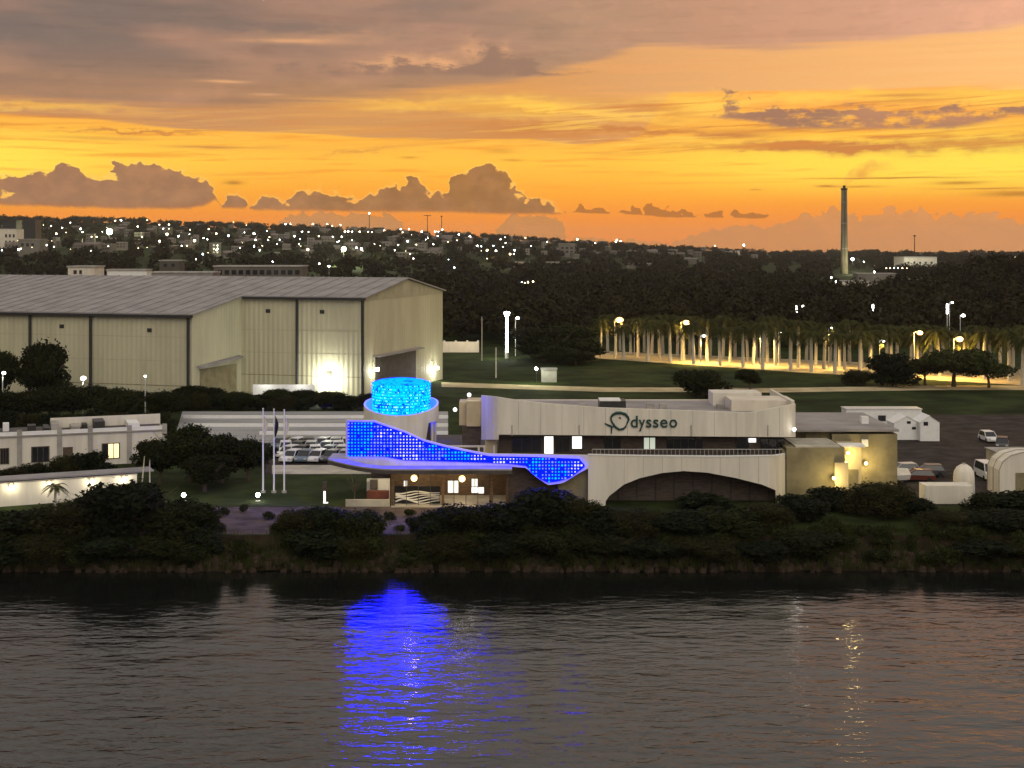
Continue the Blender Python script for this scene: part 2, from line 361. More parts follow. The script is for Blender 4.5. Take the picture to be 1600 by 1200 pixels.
def point(name, loc, power, color, parent=None, r=.2, spot=None):
    d = bpy.data.lights.new(name, 'SPOT' if spot else 'POINT'); d.energy = power; d.color = color; d.shadow_soft_size = r
    ob = bpy.data.objects.new(name, d); col.objects.link(ob)
    if spot: d.spot_size = spot[0]; d.spot_blend = .6; ob.rotation_euler = spot[1]
    o = ORIG.get(parent.name, (0, 0, 0)) if parent else (0, 0, 0)
    ob.location = (loc[0] - o[0], loc[1] - o[1], loc[2] - o[2])
    if parent: ob.parent = parent
    return ob

# ------------------------------------------------------------------ materials
def pmat(name, c, rough=.7, var=.25, scale=1.0, bump=0.0, metal=0.0, c2=None, stretch=(1, 1, 1), spec=.3, detail=5, obj_var=0.0, bscale=None):
    m = bpy.data.materials.new(name); m.use_nodes = True; k = NT(m.node_tree); b = k.n['Principled BSDF']
    tc = k.n.new('ShaderNodeTexCoord'); mp = k.n.new('ShaderNodeMapping'); mp.inputs['Scale'].default_value = stretch
    k.l.new(tc.outputs['Object'], mp.inputs[0])
    n1 = k.noise(mp.outputs[0], scale, detail, .6)
    a = (c[0] * (1 - var), c[1] * (1 - var), c[2] * (1 - var), 1)
    d = (c2[0], c2[1], c2[2], 1) if c2 else (min(1, c[0] * (1 + var)), min(1, c[1] * (1 + var)), min(1, c[2] * (1 + var)), 1)
    cc = k.mix(k.ss(n1, .3, .7), a, d)
    if obj_var:
        oi = k.n.new('ShaderNodeObjectInfo'); f = k.lm(oi.outputs['Random'], 0.0, 1.0, 1 - obj_var, 1 + obj_var)
        cc = k.mix(1.0, cc, k.xyz(f, f, f), 'MULTIPLY')
    k.l.new(cc, b.inputs['Base Color'])
    b.inputs['Roughness'].default_value = rough; b.inputs['Metallic'].default_value = metal; b.inputs['Specular IOR Level'].default_value = spec
    if bump:
        bn = k.n.new('ShaderNodeBump'); bn.inputs['Strength'].default_value = bump; bn.inputs['Distance'].default_value = .1
        k.l.new(k.noise(mp.outputs[0], bscale or scale * 4, 4, .6), bn.inputs['Height']); k.l.new(bn.outputs[0], b.inputs['Normal'])
    return m
def emat(name, c, s, sampled=False):
    m = bpy.data.materials.new(name); m.use_nodes = True; k = NT(m.node_tree); b = k.n['Principled BSDF']
    b.inputs['Base Color'].default_value = (.5, .5, .5, 1); b.inputs['Emission Color'].default_value = (*c, 1); b.inputs['Emission Strength'].default_value = s
    if not sampled: m.cycles.emission_sampling = 'NONE'
    return m
def leafmat(name, c, c2, obj_var=.25):
    m = pmat(name, c, .7, .3, .9, c2=c2, obj_var=obj_var, spec=.04)
    return m

M = {}
M['white_wall'] = pmat('white_render', (.68, .64, .55), .75, .1, .8, .05, stretch=(1, 1, .12))
M['white_wall2'] = pmat('white_render_warm', (.66, .6, .5), .75, .1, .5, .05, stretch=(1, 1, .3))
M['cream'] = pmat('cream_render', (.5, .42, .26), .8, .12, .5, .05)
M['olive_wall'] = pmat('olive_render', (.22, .19, .11), .85, .2, .6, .05)
M['wood_wall'] = pmat('wood_cladding', (.1, .062, .036), .6, .35, 1.5, .1, stretch=(1, 1, 4))
M['brown_wall'] = pmat('brown_cladding', (.075, .055, .045), .7, .3, 1.2, .1, stretch=(1, 1, 4))
M['roof_grey'] = pmat('roof_grey', (.27, .255, .255), .7, .18, .25, .0, stretch=(1, 1, 1))
M['deck'] = pmat('deck_dark', (.07, .06, .055), .7, .25, .8)
M['concrete'] = pmat('concrete', (.34, .32, .29), .85, .2, .5, .1)
M['dark_metal'] = pmat('dark_metal', (.03, .03, .03), .5, .2, 2)
M['pale_metal'] = pmat('pale_metal', (.6, .6, .58), .45, .1, 2, metal=.3)
M['white_paint'] = pmat('white_paint', (.78, .78, .76), .5, .05, 1)
M['glass'] = pmat('dark_glass', (.018, .02, .025), .08, .2, .7, spec=.6)
M['black'] = pmat('black_rubber', (.015, .015, .015), .8, .2, 3)
M['asphalt'] = pmat('asphalt', (.045, .037, .033), .9, .4, .35, .15, spec=.06)
M['road_grey'] = pmat('road_concrete', (.3, .3, .31), .9, .15, .3, .1, stretch=(.2, 1, 1))
M['paving'] = pmat('promenade_paving', (.085, .065, .062), .85, .4, .5, .1, spec=.06)
M['pale_ground'] = pmat('pale_ground', (.45, .42, .34), .9, .25, .3, .1)
M['sand'] = pmat('sandy_track', (.42, .34, .2), .9, .25, .25, .1)
M['grass'] = pmat('grass_ground', (.016, .026, .007), .95, .45, .12, .5, c2=(.034, .05, .014), bscale=3, spec=.06)
M['lawn'] = pmat('lawn', (.03, .05, .015), .95, .35, .2, .4, c2=(.05, .064, .02), bscale=4, spec=.06)
M['soil'] = pmat('bank_soil', (.022, .015, .01), .95, .4, .6, .6, spec=.06)
M['rock'] = pmat('rock', (.045, .033, .024), .9, .35, 1.2, .5, spec=.06)
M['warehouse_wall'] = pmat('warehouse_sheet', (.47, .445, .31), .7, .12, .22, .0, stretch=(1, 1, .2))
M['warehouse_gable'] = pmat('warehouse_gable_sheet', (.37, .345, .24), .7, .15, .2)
def corrugated(name, c, ang, freq, strength):
    m = pmat(name, c, .65, .12, .22, .0, stretch=(1, 1, .2)); k = NT(m.node_tree); b = k.n['Principled BSDF']
    tc = k.n.new('ShaderNodeTexCoord'); mp = k.n.new('ShaderNodeMapping'); mp.inputs['Rotation'].default_value = (0, 0, ang); k.l.new(tc.outputs['Object'], mp.inputs[0])
    w = k.n.new('ShaderNodeTexWave'); w.inputs['Scale'].default_value = freq; k.l.new(mp.outputs[0], w.inputs[0])
    bn = k.n.new('ShaderNodeBump'); bn.inputs['Strength'].default_value = strength; bn.inputs['Distance'].default_value = .12; k.l.new(w.outputs[0 if w.outputs[0].type == 'VALUE' else 1], bn.inputs['Height']); k.l.new(bn.outputs[0], b.inputs['Normal'])
    return m
M['warehouse_wall'] = corrugated('warehouse_sheet_front', (.47, .445, .31), R(17), .32, .5)
M['warehouse_end'] = corrugated('warehouse_sheet_end', (.47, .445, .31), R(-73), .32, .5)
M['bark'] = pmat('bark', (.09, .065, .045), .9, .3, 4, .4)
M['palm_trunk'] = pmat('palm_trunk', (.5, .46, .37), .8, .2, 3, .2, stretch=(1, 1, 3))
M['leaf_dark'] = leafmat('leaf_dark', (.009, .014, .004), (.022, .027, .008))
M['leaf_mid'] = leafmat('leaf_mid', (.018, .027, .007), (.04, .045, .013))
M['leaf_far'] = leafmat('leaf_far', (.011, .011, .005), (.03, .025, .011), .2)
M['palm_leaf'] = leafmat('palm_leaf', (.03, .036, .01), (.06, .06, .018))
M['town_wall'] = pmat('town_wall', (.17, .155, .13), .85, .2, .08, obj_var=.5)
M['town_roof'] = pmat('town_roof', (.16, .13, .12), .85, .2, .1, obj_var=.3)
M['brick_red'] = pmat('furniture_red', (.16, .05, .035), .7, .25, 2)
M['teal'] = pmat('sign_teal', (.012, .05, .048), .5, .15, 3)
M['lamp_white'] = emat('lamp_white', (1, .98, .9), 30)
M['lamp_cold'] = emat('lamp_cold', (.95, 1, .95), 14)
M['lamp_far'] = emat('lamp_far', (1, .97, .88), 45)
M['lamp_far_green'] = emat('lamp_far_green', (.8, 1, .6), 60)
M['lamp_warm'] = emat('lamp_warm', (1, .66, .2), 2.4)
M['lamp_sodium'] = emat('lamp_sodium', (1, .52, .1), 2.3)
M['lamp_far_warm'] = emat('lamp_far_warm', (1, .8, .45), 14)
M['lamp_far_cool'] = emat('lamp_far_cool', (.75, .95, 1), 30)
M['lamp_soft'] = emat('lamp_soft', (1, .97, .9), 2.5)
M['lit_window'] = emat('lit_window', (1, .97, .9), 1.6)
M['lit_window_pale'] = emat('lit_window_pale', (.8, .9, .7), .55)
M['lit_window_warm'] = emat('lit_window_warm', (1, .72, .3), 1.6)

# ------------------------------------------------------------------ terrain, water
SKYL = [(-3000, 356), (0, 347), (200, 350), (330, 356), (500, 361), (650, 368), (800, 376), (1000, 389), (1200, 398), (1600, 399), (4000, 399)]
def terr(x, y):
    px = 800 + F * x / max(y, 1.0)
    zr = H + (HY - interp(px, SKYL)) * 3000 / F
    z = smooth((y - 430) / 2570) * zr
    if y > 3000: z -= (y - 3000) * .012
    z += 13 * math.exp(-((px - 1610) / 160) ** 2) * math.exp(-((y - 640) / 190) ** 2) * smooth((y - 390) / 150)
    return max(z, 0.0)
def hit(px, py, d0=300.0):
    d = d0
    while d < 3200:
        p = W(px, py, d)
        if p[2] <= terr(p[0], d): return (p[0], d, terr(p[0], d))
        d += 8
    return None
BANK = 136.5
def build_ground():
    ys = [BANK, 138, 142, 150, 165, 190, 230, 280, 330, 380, 430]
    while ys[-1] < 1200: ys.append(ys[-1] + 40)
    while ys[-1] < 3600: ys.append(ys[-1] + 90)
    ys += [4500, 7000]
    n = 110; v = []; f = []
    for y in ys:
        half = max(330, y * 1.15)
        for i in range(n + 1):
            x = lerp(-half, half, i / n); v.append((x, y, terr(x, y)))
    for j in range(len(ys) - 1):
        for i in range(n):
            a = j * (n + 1) + i; f.append((a, a + 1, a + n + 2, a + n + 1))
    mb = MB(); mb.v = v; mb.f = f
    return struct(mb.build('ground', M['grass'], smooth=True))
build_ground()
def sheet(name, pts, m, z, kind='structure'):
    return struct(MB().quad(*[(p[0], p[1], z) for p in pts]).build(name, m), kind)
def gp(px, py): d = DG(py); return (X(px, d), d)

def water_mat():
    m = bpy.data.materials.new('harbour_water'); m.use_nodes = True; k = NT(m.node_tree); b = k.n['Principled BSDF']
    b.inputs['Base Color'].default_value = (.006, .007, .006, 1); b.inputs['Roughness'].default_value = .1; b.inputs['IOR'].default_value = 1.4
    tc = k.n.new('ShaderNodeTexCoord'); mp = k.n.new('ShaderNodeMapping'); k.l.new(tc.outputs['Object'], mp.inputs[0]); mp.inputs['Scale'].default_value = (.45, 1, 1)
    mp2 = k.n.new('ShaderNodeMapping'); k.l.new(tc.outputs['Object'], mp2.inputs[0]); mp2.inputs['Scale'].default_value = (.5, 1, 1); mp2.inputs['Rotation'].default_value = (0, 0, .25)
    n1 = k.noise(mp.outputs[0], 1.1, 3, .55, .4); n2 = k.noise(mp2.outputs[0], .28, 2, .5, .3)
    gust = k.noise(tc.outputs['Object'], .03, 3, .6)
    sy = k.n.new('ShaderNodeSeparateXYZ'); k.l.new(tc.outputs['Object'], sy.inputs[0])
    lee = k.ss(k.add(sy.outputs[1], k.mul(k.sub(gust, .5), 26.0)), 132.0, 105.0, .13, 1.0)     # sheltered under the bank, rougher in the open
    hh = k.mul(k.add(k.mul(n1, k.ss(gust, .3, .7, .6, 1.0)), k.mul(n2, 1.3)), lee)
    bn = k.n.new('ShaderNodeBump'); bn.inputs['Strength'].default_value = 1.0; bn.inputs['Distance'].default_value = .135
    k.l.new(hh, bn.inputs['Height']); k.l.new(bn.outputs[0], b.inputs['Normal'])
    return m
M['water'] = water_mat()
sheet('water', [(-500, -60), (500, -60), (500, BANK + 1), (-500, BANK + 1)], M['water'], WATER)
# bank: sloping earth below the promenade, with stones along the foot
def build_bank():
    mb = MB(); n = 160; rows = [(BANK + .02, 0.0), (BANK - .6, -.5), (BANK - 2.6, -1.6), (BANK - 5.0, -2.9)]
    for j, (y, z) in enumerate(rows):
        for i in range(n + 1):
            x = lerp(-330, 330, i / n); r = random.Random(i * 7 + j)
            mb.v.append((x, y + (r.uniform(-.5, .5) if j > 1 else 0), z + (r.uniform(-.2, .2) if j in (1, 2) else 0)))
    for j in range(3):
        for i in range(n):
            a = j * (n + 1) + i; mb.f.append((a, a + n + 1, a + n + 2, a + 1))
    struct(mb.build('bank', M['soil'], smooth=True))
    st = MB()
    for i in range(900):
        x = rnd.uniform(-60, 60); t = rnd.random(); y = BANK - 1.8 - 3.0 * t; z = -1.2 - 1.3 * t; r = rnd.uniform(.18, .55)
        k = len(st.v); ang = rnd.uniform(0, 6.28)
        for a in range(5):
            w = ang + a * 1.2566 + rnd.uniform(-.3, .3); st.v.append((x + r * math.cos(w), y + r * math.sin(w) * .8, z - .2))
        for a in range(5):
            w = ang + a * 1.2566 + rnd.uniform(-.3, .3); st.v.append((x + .6 * r * math.cos(w), y + .6 * r * math.sin(w), z + r * rnd.uniform(.4, .8)))
        for a in range(5): st.f.append((k + a, k + (a + 1) % 5, k + 5 + (a + 1) % 5, k + 5 + a))
        st.f.append(tuple(k + 5 + a for a in range(5)))
    o = st.build('bank_stones', M['rock']); struct(o, 'stuff'); o['label'] = 'loose dark stones along the foot of the bank'
build_bank()
# paved surfaces
sheet('promenade', [(X(150, 137), 137), (X(800, 137), 137), gp(800, 792), gp(150, 792)], M['paving'], .012)
sheet('lawn', [gp(215, 791), gp(600, 791), gp(600, 742), gp(215, 742)], M['lawn'], .006)
sheet('car_park', [gp(415, 742), gp(800, 742), gp(800, 690), gp(415, 690)], M['asphalt'], .012)
sheet('paved_strip', [gp(425, 741), gp(600, 741), gp(600, 727), gp(425, 727)], M['pale_ground'], .03)
sheet('road', [gp(270, 692), gp(700, 692), gp(700, 643), gp(285, 643)], M['road_grey'], .02)
sheet('yard', [gp(1330, 790), gp(1900, 790), gp(1900, 648), gp(1330, 648)], M['asphalt'], .012)
tr = MB()
pth = [(690, 601), (760, 603), (850, 606), (950, 609), (1060, 609), (1200, 610), (1330, 608), (1460, 606), (1700, 606)]
for (a, b), (c, d) in zip(pth, pth[1:]): tr.quad((*gp(a, b + 3.5), .02), (*gp(c, d + 3.5), .02), (*gp(c, d - 3.5), .02), (*gp(a, b - 3.5), .02))
struct(tr.build('path', M['sand']))
struct(MB().quad((*gp(930, 560), .03), (*gp(1250, 582), .03), (*gp(1700, 608), .03), (*gp(1760, 585), .03), (*gp(1250, 562), .03), (*gp(930, 548), .03)).build('palm_avenue_ground', M['sand']))
for px0, px1, py in ((286, 700, 654), (300, 700, 667), (405, 700, 679.5)):
    d = DG(py); o = MB().box(X(px0, d), X(px1, d), d, d + .45, 0, .5).build('kerb_wall', M['white_paint'])
    tag(o, {654: 'farthest of three long white kerbs crossing the grey road', 667: 'middle of three long white kerbs crossing the grey road', 679.5: 'nearest long white kerb, just behind the parked cars'}[py], 'kerb', 'kerbs along the grey road')

# ------------------------------------------------------------------ vegetation prototypes
def leaves(name, blobs, n, size, seed, m, shell=.55, droop=.0):
    g = np.random.default_rng(seed); B = np.array(blobs, float)
    wgt = (B[:, 3] * B[:, 4] * B[:, 5]) ** (2 / 3); wgt /= wgt.sum()
    k = g.choice(len(B), n, p=wgt); d = g.normal(size=(n, 3)); d /= np.linalg.norm(d, axis=1)[:, None]
    rad = (shell + (1 - shell) * g.random(n) ** .6) * (1 + .12 * g.normal(size=n))
    P = B[k, :3] + d * B[k, 3:] * rad[:, None]
    nr = d * .8 + g.normal(size=(n, 3)) * .7; nr[:, 2] += .35; nr /= np.linalg.norm(nr, axis=1)[:, None]
    t = np.cross(nr, g.normal(size=(n, 3))); t /= np.linalg.norm(t, axis=1)[:, None]; b = np.cross(nr, t)
    s = size * g.uniform(.55, 1.35, n)[:, None]
    V = np.stack([P - t * s, P + b * s * .55 - nr * s * .1, P + t * s, P - b * s * .55 - nr * s * .1], 1).reshape(-1, 3)
    keep = V[:, 2].reshape(-1, 4).min(1) > -.15; V = V.reshape(-1, 4, 3)[keep].reshape(-1, 3); q = keep.sum()
    return quads(name, V, q, m)
def quads(name, V, q, m):
    me = bpy.data.meshes.new(name); me.vertices.add(len(V)); me.vertices.foreach_set('co', V.astype(np.float32).ravel())
    me.loops.add(4 * q); me.loops.foreach_set('vertex_index', np.arange(4 * q, dtype=np.int32))
    me.polygons.add(q); me.polygons.foreach_set('loop_start', np.arange(0, 4 * q, 4, dtype=np.int32))
    me.update(calc_edges=True)
    me.materials.append(m); return me
def blobset(seed, n, R_, H_, base=.0, flat=.8, top_bias=0.0):
    g = random.Random(seed); out = []
    for i in range(n):
        a = g.uniform(0, 6.283); rr = R_ * math.sqrt(g.random()) * .72; zz = base + (H_ - base) * g.uniform(.22, .8)
        lim = 1 - .55 * max(0, (zz - base) / (H_ - base) - .45)
        r = R_ * g.uniform(.3, .5)
        out.append((rr * lim * math.cos(a), rr * lim * math.sin(a), zz, r, r, min(r * flat * g.uniform(.8, 1.2), max(.3, H_ - zz))))
    out.append((0, 0, base + (H_ - base) * .5, R_ * .62, R_ * .62, (H_ - base) * .46))
    return out
def limbs(seed, R_, H_, trunk_h, r0, n=5):
    g = random.Random(seed); mb = MB()
    mb.tube([(0, 0, -.3), (g.uniform(-.1, .1) * r0, 0, trunk_h * .5), (g.uniform(-.3, .3), g.uniform(-.3, .3), trunk_h)], [r0 * 1.25, r0, r0 * .8], 7)
    for i in range(n):
        a = 6.283 * i / n + g.uniform(-.4, .4); e = R_ * g.uniform(.45, .75)
        mb.tube([(0, 0, trunk_h * .8), (e * .45 * math.cos(a), e * .45 * math.sin(a), trunk_h + (H_ - trunk_h) * .3), (e * math.cos(a), e * math.sin(a), trunk_h + (H_ - trunk_h) * g.uniform(.5, .8))], [r0 * .6, r0 * .4, r0 * .15], 5)
    for i in range(n * 3):
        a = g.uniform(0, 6.283); e = R_ * g.uniform(.6, 1.1); zt = trunk_h + (H_ - trunk_h) * g.uniform(.35, 1.15)
        mb.tube([(e * .3 * math.cos(a), e * .3 * math.sin(a), trunk_h + (zt - trunk_h) * .3), (e * .7 * math.cos(a), e * .7 * math.sin(a), zt * .75), (e * math.cos(a + .15), e * math.sin(a + .15), zt)], [r0 * .3, r0 * .2, r0 * .06], 4)
    return mb
ORD = ['first', 'second', 'third', 'fourth', 'fifth', 'sixth', 'seventh', 'eighth', 'ninth', 'tenth', 'eleventh', 'twelfth', 'thirteenth', 'fourteenth', 'fifteenth', 'sixteenth', 'seventeenth', 'eighteenth', 'nineteenth', 'twentieth']
def ordn(i): return ORD[i] if i < 20 else f'{i + 1}th'
class TreeKind:
    """unit: crown radius R_, height H_; made once, meshes shared by every copy"""
    def __init__(s, name, part, seed, R_, H_, base, n, size, m, trunk_h, r0, nb=12, flat=.8):
        s.R, s.H = R_, H_
        s.crown = leaves(part, blobset(seed, nb, R_, H_, base, flat), n, size, seed, m)
        mb = limbs(seed, R_, H_ * .9, trunk_h, r0); me = bpy.data.meshes.new('trunk'); me.from_pydata(mb.v, [], mb.f); me.materials.append(M['bark']); s.trunk = me
        s.name, s.part = name, part
    def put(s, loc, R_, H_, label, group=None, rz=None, name=None, cat=None):
        t = thing(name or s.name, label, cat or s.name.split('_')[-1], loc, rnd.uniform(0, 6.28) if rz is None else rz, group, local=True)
        t.scale = (R_ / s.R, R_ / s.R, H_ / s.H)
        link('trunk' if s.part == 'crown' else 'stem', s.trunk, None, t); link(s.part, s.crown, None, t)
        return t
M['leaf_olive'] = leafmat('leaf_olive', (.013, .015, .004), (.033, .032, .01)); M['leaf_deep'] = leafmat('leaf_deep', (.006, .01, .004), (.015, .022, .009))
BUSH = [TreeKind('bush', 'foliage', 100 + i, 3.0, 5.0, 0.0, nn, ls, M[lm_], .8, .12, nbl, fl) for i, (nn, ls, lm_, nbl, fl) in enumerate(((9000, .17, 'leaf_dark', 13, 1.0), (4200, .27, 'leaf_deep', 20, .7), (11000, .13, 'leaf_olive', 16, 1.2), (6500, .2, 'leaf_deep', 9, 1.1)))]
TREE = [TreeKind('tree', 'crown', 200 + i, 5.0, 10.0, 2.6, 9500, .29, M['leaf_dark'], 3.2, .3, 13) for i in range(4)]
UMBR = [TreeKind('umbrella_tree', 'crown', 300 + i, 6.0, 6.5, 3.4, 7000, .27, M['leaf_mid'], 3.0, .28, 14, .45) for i in range(2)]
SHRUB = [TreeKind('shrub', 'foliage', 400 + i, 1.2, 1.6, 0, 1100, .12, M['leaf_mid'], .4, .05, 8, 1.0) for i in range(3)]

# bank bushes: pixel column, width, top row, distance, base height
BK = 'bushes growing along the water bank'
nb = 0
bank_list = [
    (-20, 120, 806, 136, -.9, None), (45, 120, 800, 137, -.6, None), (120, 150, 788, 137.5, -.4, None), (192, 165, 757, 138, -.3, 'tallest dark bush on the bank, rising in front of the lit boundary wall'), (275, 120, 786, 137, -.6, None), (318, 60, 826, 134.5, -1.4, None),
    (75, 120, 838, 133.5, -1.7, None), (180, 130, 840, 133.5, -1.7, None), (260, 110, 838, 133.5, -1.7, None), (0, 110, 840, 133.5, -1.7, None),
    (468, 80, 800, 137, -.7, None), (505, 90, 794, 137.5, -.5, None), (552, 90, 800, 137, -.7, None), (500, 110, 832, 134, -1.5, None), (560, 80, 840, 134, -1.5, None),
    (686, 84, 802, 137, -.6, None), (735, 110, 792, 137.5, -.5, None), (790, 110, 788, 138, -.4, None), (700, 110, 838, 134, -1.5, None), (790, 120, 836, 134, -1.5, None), (860, 120, 832, 134, -1.5, None),
    (842, 100, 771, 139, -.2, None), (905, 80, 782, 139, -.2, None), (652, 44, 808, 138, 0, None),  # last bush here added to block shop-lamp reflections on the water
    (862, 110, 768, 146, 0, 'dark round bush standing before the blue-lit brown wall'), (925, 110, 796, 138, -.4, None), (995, 110, 800, 138, -.4, None), (1060, 120, 802, 138, -.4, None), (1130, 110, 797, 138, -.4, None),
    (1100, 90, 772, 150, 0, 'bush growing inside the dark arch of the white building'), (1190, 100, 792, 140, -.1, None), (1245, 110, 778, 144, 0, 'bush at the right foot of the arched white wall'), (930, 120, 836, 134, -1.5, None),
    (1010, 110, 845, 134, -1.5, None), (1100, 120, 842, 134, -1.5, None), (1190, 110, 848, 134, -1.5, None), (1270, 110, 832, 135, -1.2, None),
    (1300, 80, 763, 150, 0, 'bush below the brightest yellow lamps of the service block'), (1372, 120, 757, 147, 0, 'wide dark bush left of the white water tank'), (1425, 80, 780, 147, 0, None), (1545, 70, 770, 147, 0, 'bush between the white tank and the pale tent'), (1600, 110, 770, 146, 0, 'dark bush under the pale tent at the right edge'),
    (1480, 100, 802, 140, -.2, None), (1560, 120, 800, 139, -.3, None), (1630, 110, 806, 138, -.4, None), (1540, 110, 846, 134, -1.5, None), (1620, 110, 842, 134, -1.5, None)]
low_px = sorted(q[0] for q in bank_list if q[3] < 135.5 and not q[5]); up_px = sorted(q[0] for q in bank_list if q[3] >= 135.5 and not q[5])
for px, w, top, d, z, lab in bank_list:
    if not lab: lab = f'{ordn(low_px.index(px))} low dark bush from the left at the very water edge' if d < 135.5 else f'{ordn(up_px.index(px))} dense dark bush from the left along the top of the bank'
    s = d / F; hgt = Z(top, d) - z; wid = w * s / 2
    BUSH[nb % 4].put((X(px, d), d, z), wid * 1.08, hgt * 1.06, lab or 'dense dark leafy bush in the thicket along the water bank', BK); nb += 1
for px, py in ((350, 806), (380, 800), (610, 812), (640, 806), (660, 820), (300, 800), (420, 812), (585, 822), (345, 830), (625, 830)):
    d = DG(py); SHRUB[nb % 3].put((X(px, d), max(d, 137.2), 0), rnd.uniform(.6, 1.0), rnd.uniform(.5, .9), 'low shrub on the mauve paving of the promenade', 'low shrubs on the promenade'); nb += 1
for i in range(95):
    px = rnd.uniform(-30, 1640); k_ = rnd.random(); d = lerp(132.6, 137.6, k_); z = lerp(-2.0, -.1, k_)
    if 335 < px < 425 and k_ > .5 or 592 < px < 655 and k_ > .5: continue
    SHRUB[i % 3].put((X(px, d), d, z), rnd.uniform(.8, 1.7), rnd.uniform(.7, 2.1), 'small clump of scrub filling a gap in the bank thicket', 'scrub between the bank bushes')
def grass_tufts():
    V = []
    for i in range(5200):
        px = rnd.uniform(-40, 1660); k_ = rnd.random(); d = lerp(132.0, 139.0, k_); z = lerp(-2.3, 0, min(1, k_ * 1.25)); x = X(px, d); hh = rnd.uniform(.25, .9); a = rnd.uniform(0, 6.28); w = .035; lx, ly = rnd.uniform(-.3, .3), rnd.uniform(-.3, .3)
        if d > 137 and (335 < px < 425 or 592 < px < 655): continue
        for q in range(3):
            b = a + q * 2.1; ox, oy = .12 * math.cos(b), .12 * math.sin(b)
            V += [(x + ox - w, d + oy, z - .1), (x + ox + w, d + oy, z - .1), (x + ox * 2 + lx + w * .3, d + oy * 2 + ly, z + hh), (x + ox * 2 + lx - w * .3, d + oy * 2 + ly, z + hh)]
    o = link('bank_grass', quads('bank_grass', np.array(V), len(V) // 4, M['leaf_mid']), None); struct(o, 'stuff'); o['label'] = 'long rough grass along the bank'
grass_tufts()
# row of trees masking the warehouse foot
for i, px in enumerate(range(-30, 600, 36)):
    d = rnd.uniform(219, 231) if px < 262 else rnd.uniform(242, 247); top = 604 + rnd.uniform(-4, 9) + (6 if px > 380 else 0)
    TREE[i % 4].put((X(px, d), d, 0), rnd.uniform(3.2, 4.2), Z(top, d), f'{ordn(i)} tree from the left in the dark row below the warehouse', 'trees in front of the warehouse')
for i, px in enumerate(range(-20, 590, 33)):
    d = rnd.uniform(209, 216)
    if 262 < px < 600: d = 240.5 + rnd.uniform(0, 2)
    BUSH[i % 4].put((X(px, d), d, 0), rnd.uniform(2.2, 3.0), rnd.uniform(2.6, 3.8) * (.75 if px > 280 else 1), f'{ordn(i)} bush from the left in the low hedge below those trees', 'bushes of the hedge behind the road')
TREE[0].put((X(70, 236), 236, 0), 5.2, Z(530, 236), 'big round tree against the pale warehouse wall at far left')
TREE[1].put((X(-4, 238), 238, 0), 3.8, Z(546, 238), 'tree cut by the left edge, beside the big round tree')
for px, w, top, d, lab in ((250, 80, 684, 166, 'tree just right of the white terrace house, leftmost of the clump'), (297, 100, 664, 168, 'tallest tree of the clump left of the flagpoles'), (345, 100, 676, 167, 'tree in the middle of the clump left of the flagpoles'), (388, 70, 682, 168, 'tree right beside the flagpoles'), (320, 90, 712, 161, 'low tree at the front of the clump left of the flagpoles')):
    TREE[nb % 4].put((X(px, d), d, 0), w * d / F / 2 * 1.1, Z(top, d), lab, 'trees left of the flagpoles'); nb += 1
for q, (px, w, top, d) in enumerate(((105, 60, 712, 168), (140, 70, 705, 169), (60, 50, 722, 166), (165, 40, 722, 167), (20, 50, 730, 164))):
    BUSH[nb % 4].put((X(px, d), d, 0), w * d / F / 2 * 1.1, Z(top, d), ['garden bush under the dark door of the terrace house', 'tallest garden bush, between door and lit window', 'garden bush under the second window from the left edge', 'garden bush just left below the lit window', 'garden bush at the left edge below the first window'][q], 'garden bushes by the terrace house'); nb += 1
# field trees on the right
BUSH[0].put((X(1090, 262), 262, 0), 5.4, Z(578, 262), 'spreading dark tree behind the roof of the white building')
TREE[1].put((X(1172, 276), 276, 0), 3.0, Z(577, 276), 'small lamplit tree beside the spreading dark tree')
UMBR[0].put((X(1490, 281), 281, 0), 8.5, Z(545, 281), 'widest umbrella-shaped tree in front of the palms at right')
UMBR[1].put((X(1545, 279), 279, 0), 6.0, Z(566, 279), 'umbrella tree at the right of the widest one')
UMBR[0].put((X(1445, 283), 283, 0), 5.0, Z(562, 283), 'umbrella tree at the left of the widest one')
BUSH[1].put((X(1395, 282), 282, 0), 5.5, Z(552, 282), 'lamplit bush on the field in front of the palms')
BUSH[2].put((X(1340, 284), 284, 0), 3.6, Z(578, 284), 'low lamplit bush left of the big lamplit bush')
for q, (px, top, d, R_) in enumerate(((850, 512, 345, 8), (885, 505, 350, 8), (918, 528, 342, 6), (830, 530, 352, 6), (870, 540, 336, 6), (900, 548, 332, 5))):
    TREE[nb % 4].put((X(px, d), d, 0), R_, Z(top, d), ['tallest but one dark tree left of the palm avenue', 'tallest dark tree left of the palm avenue', 'dark tree nearest the palm avenue, right of its clump', 'dark tree at the left end of the clump by the palms', 'low dark tree at the front middle of the clump by the palms', 'lowest dark tree at the front right of the clump by the palms'][q], 'trees left of the palm avenue'); nb += 1

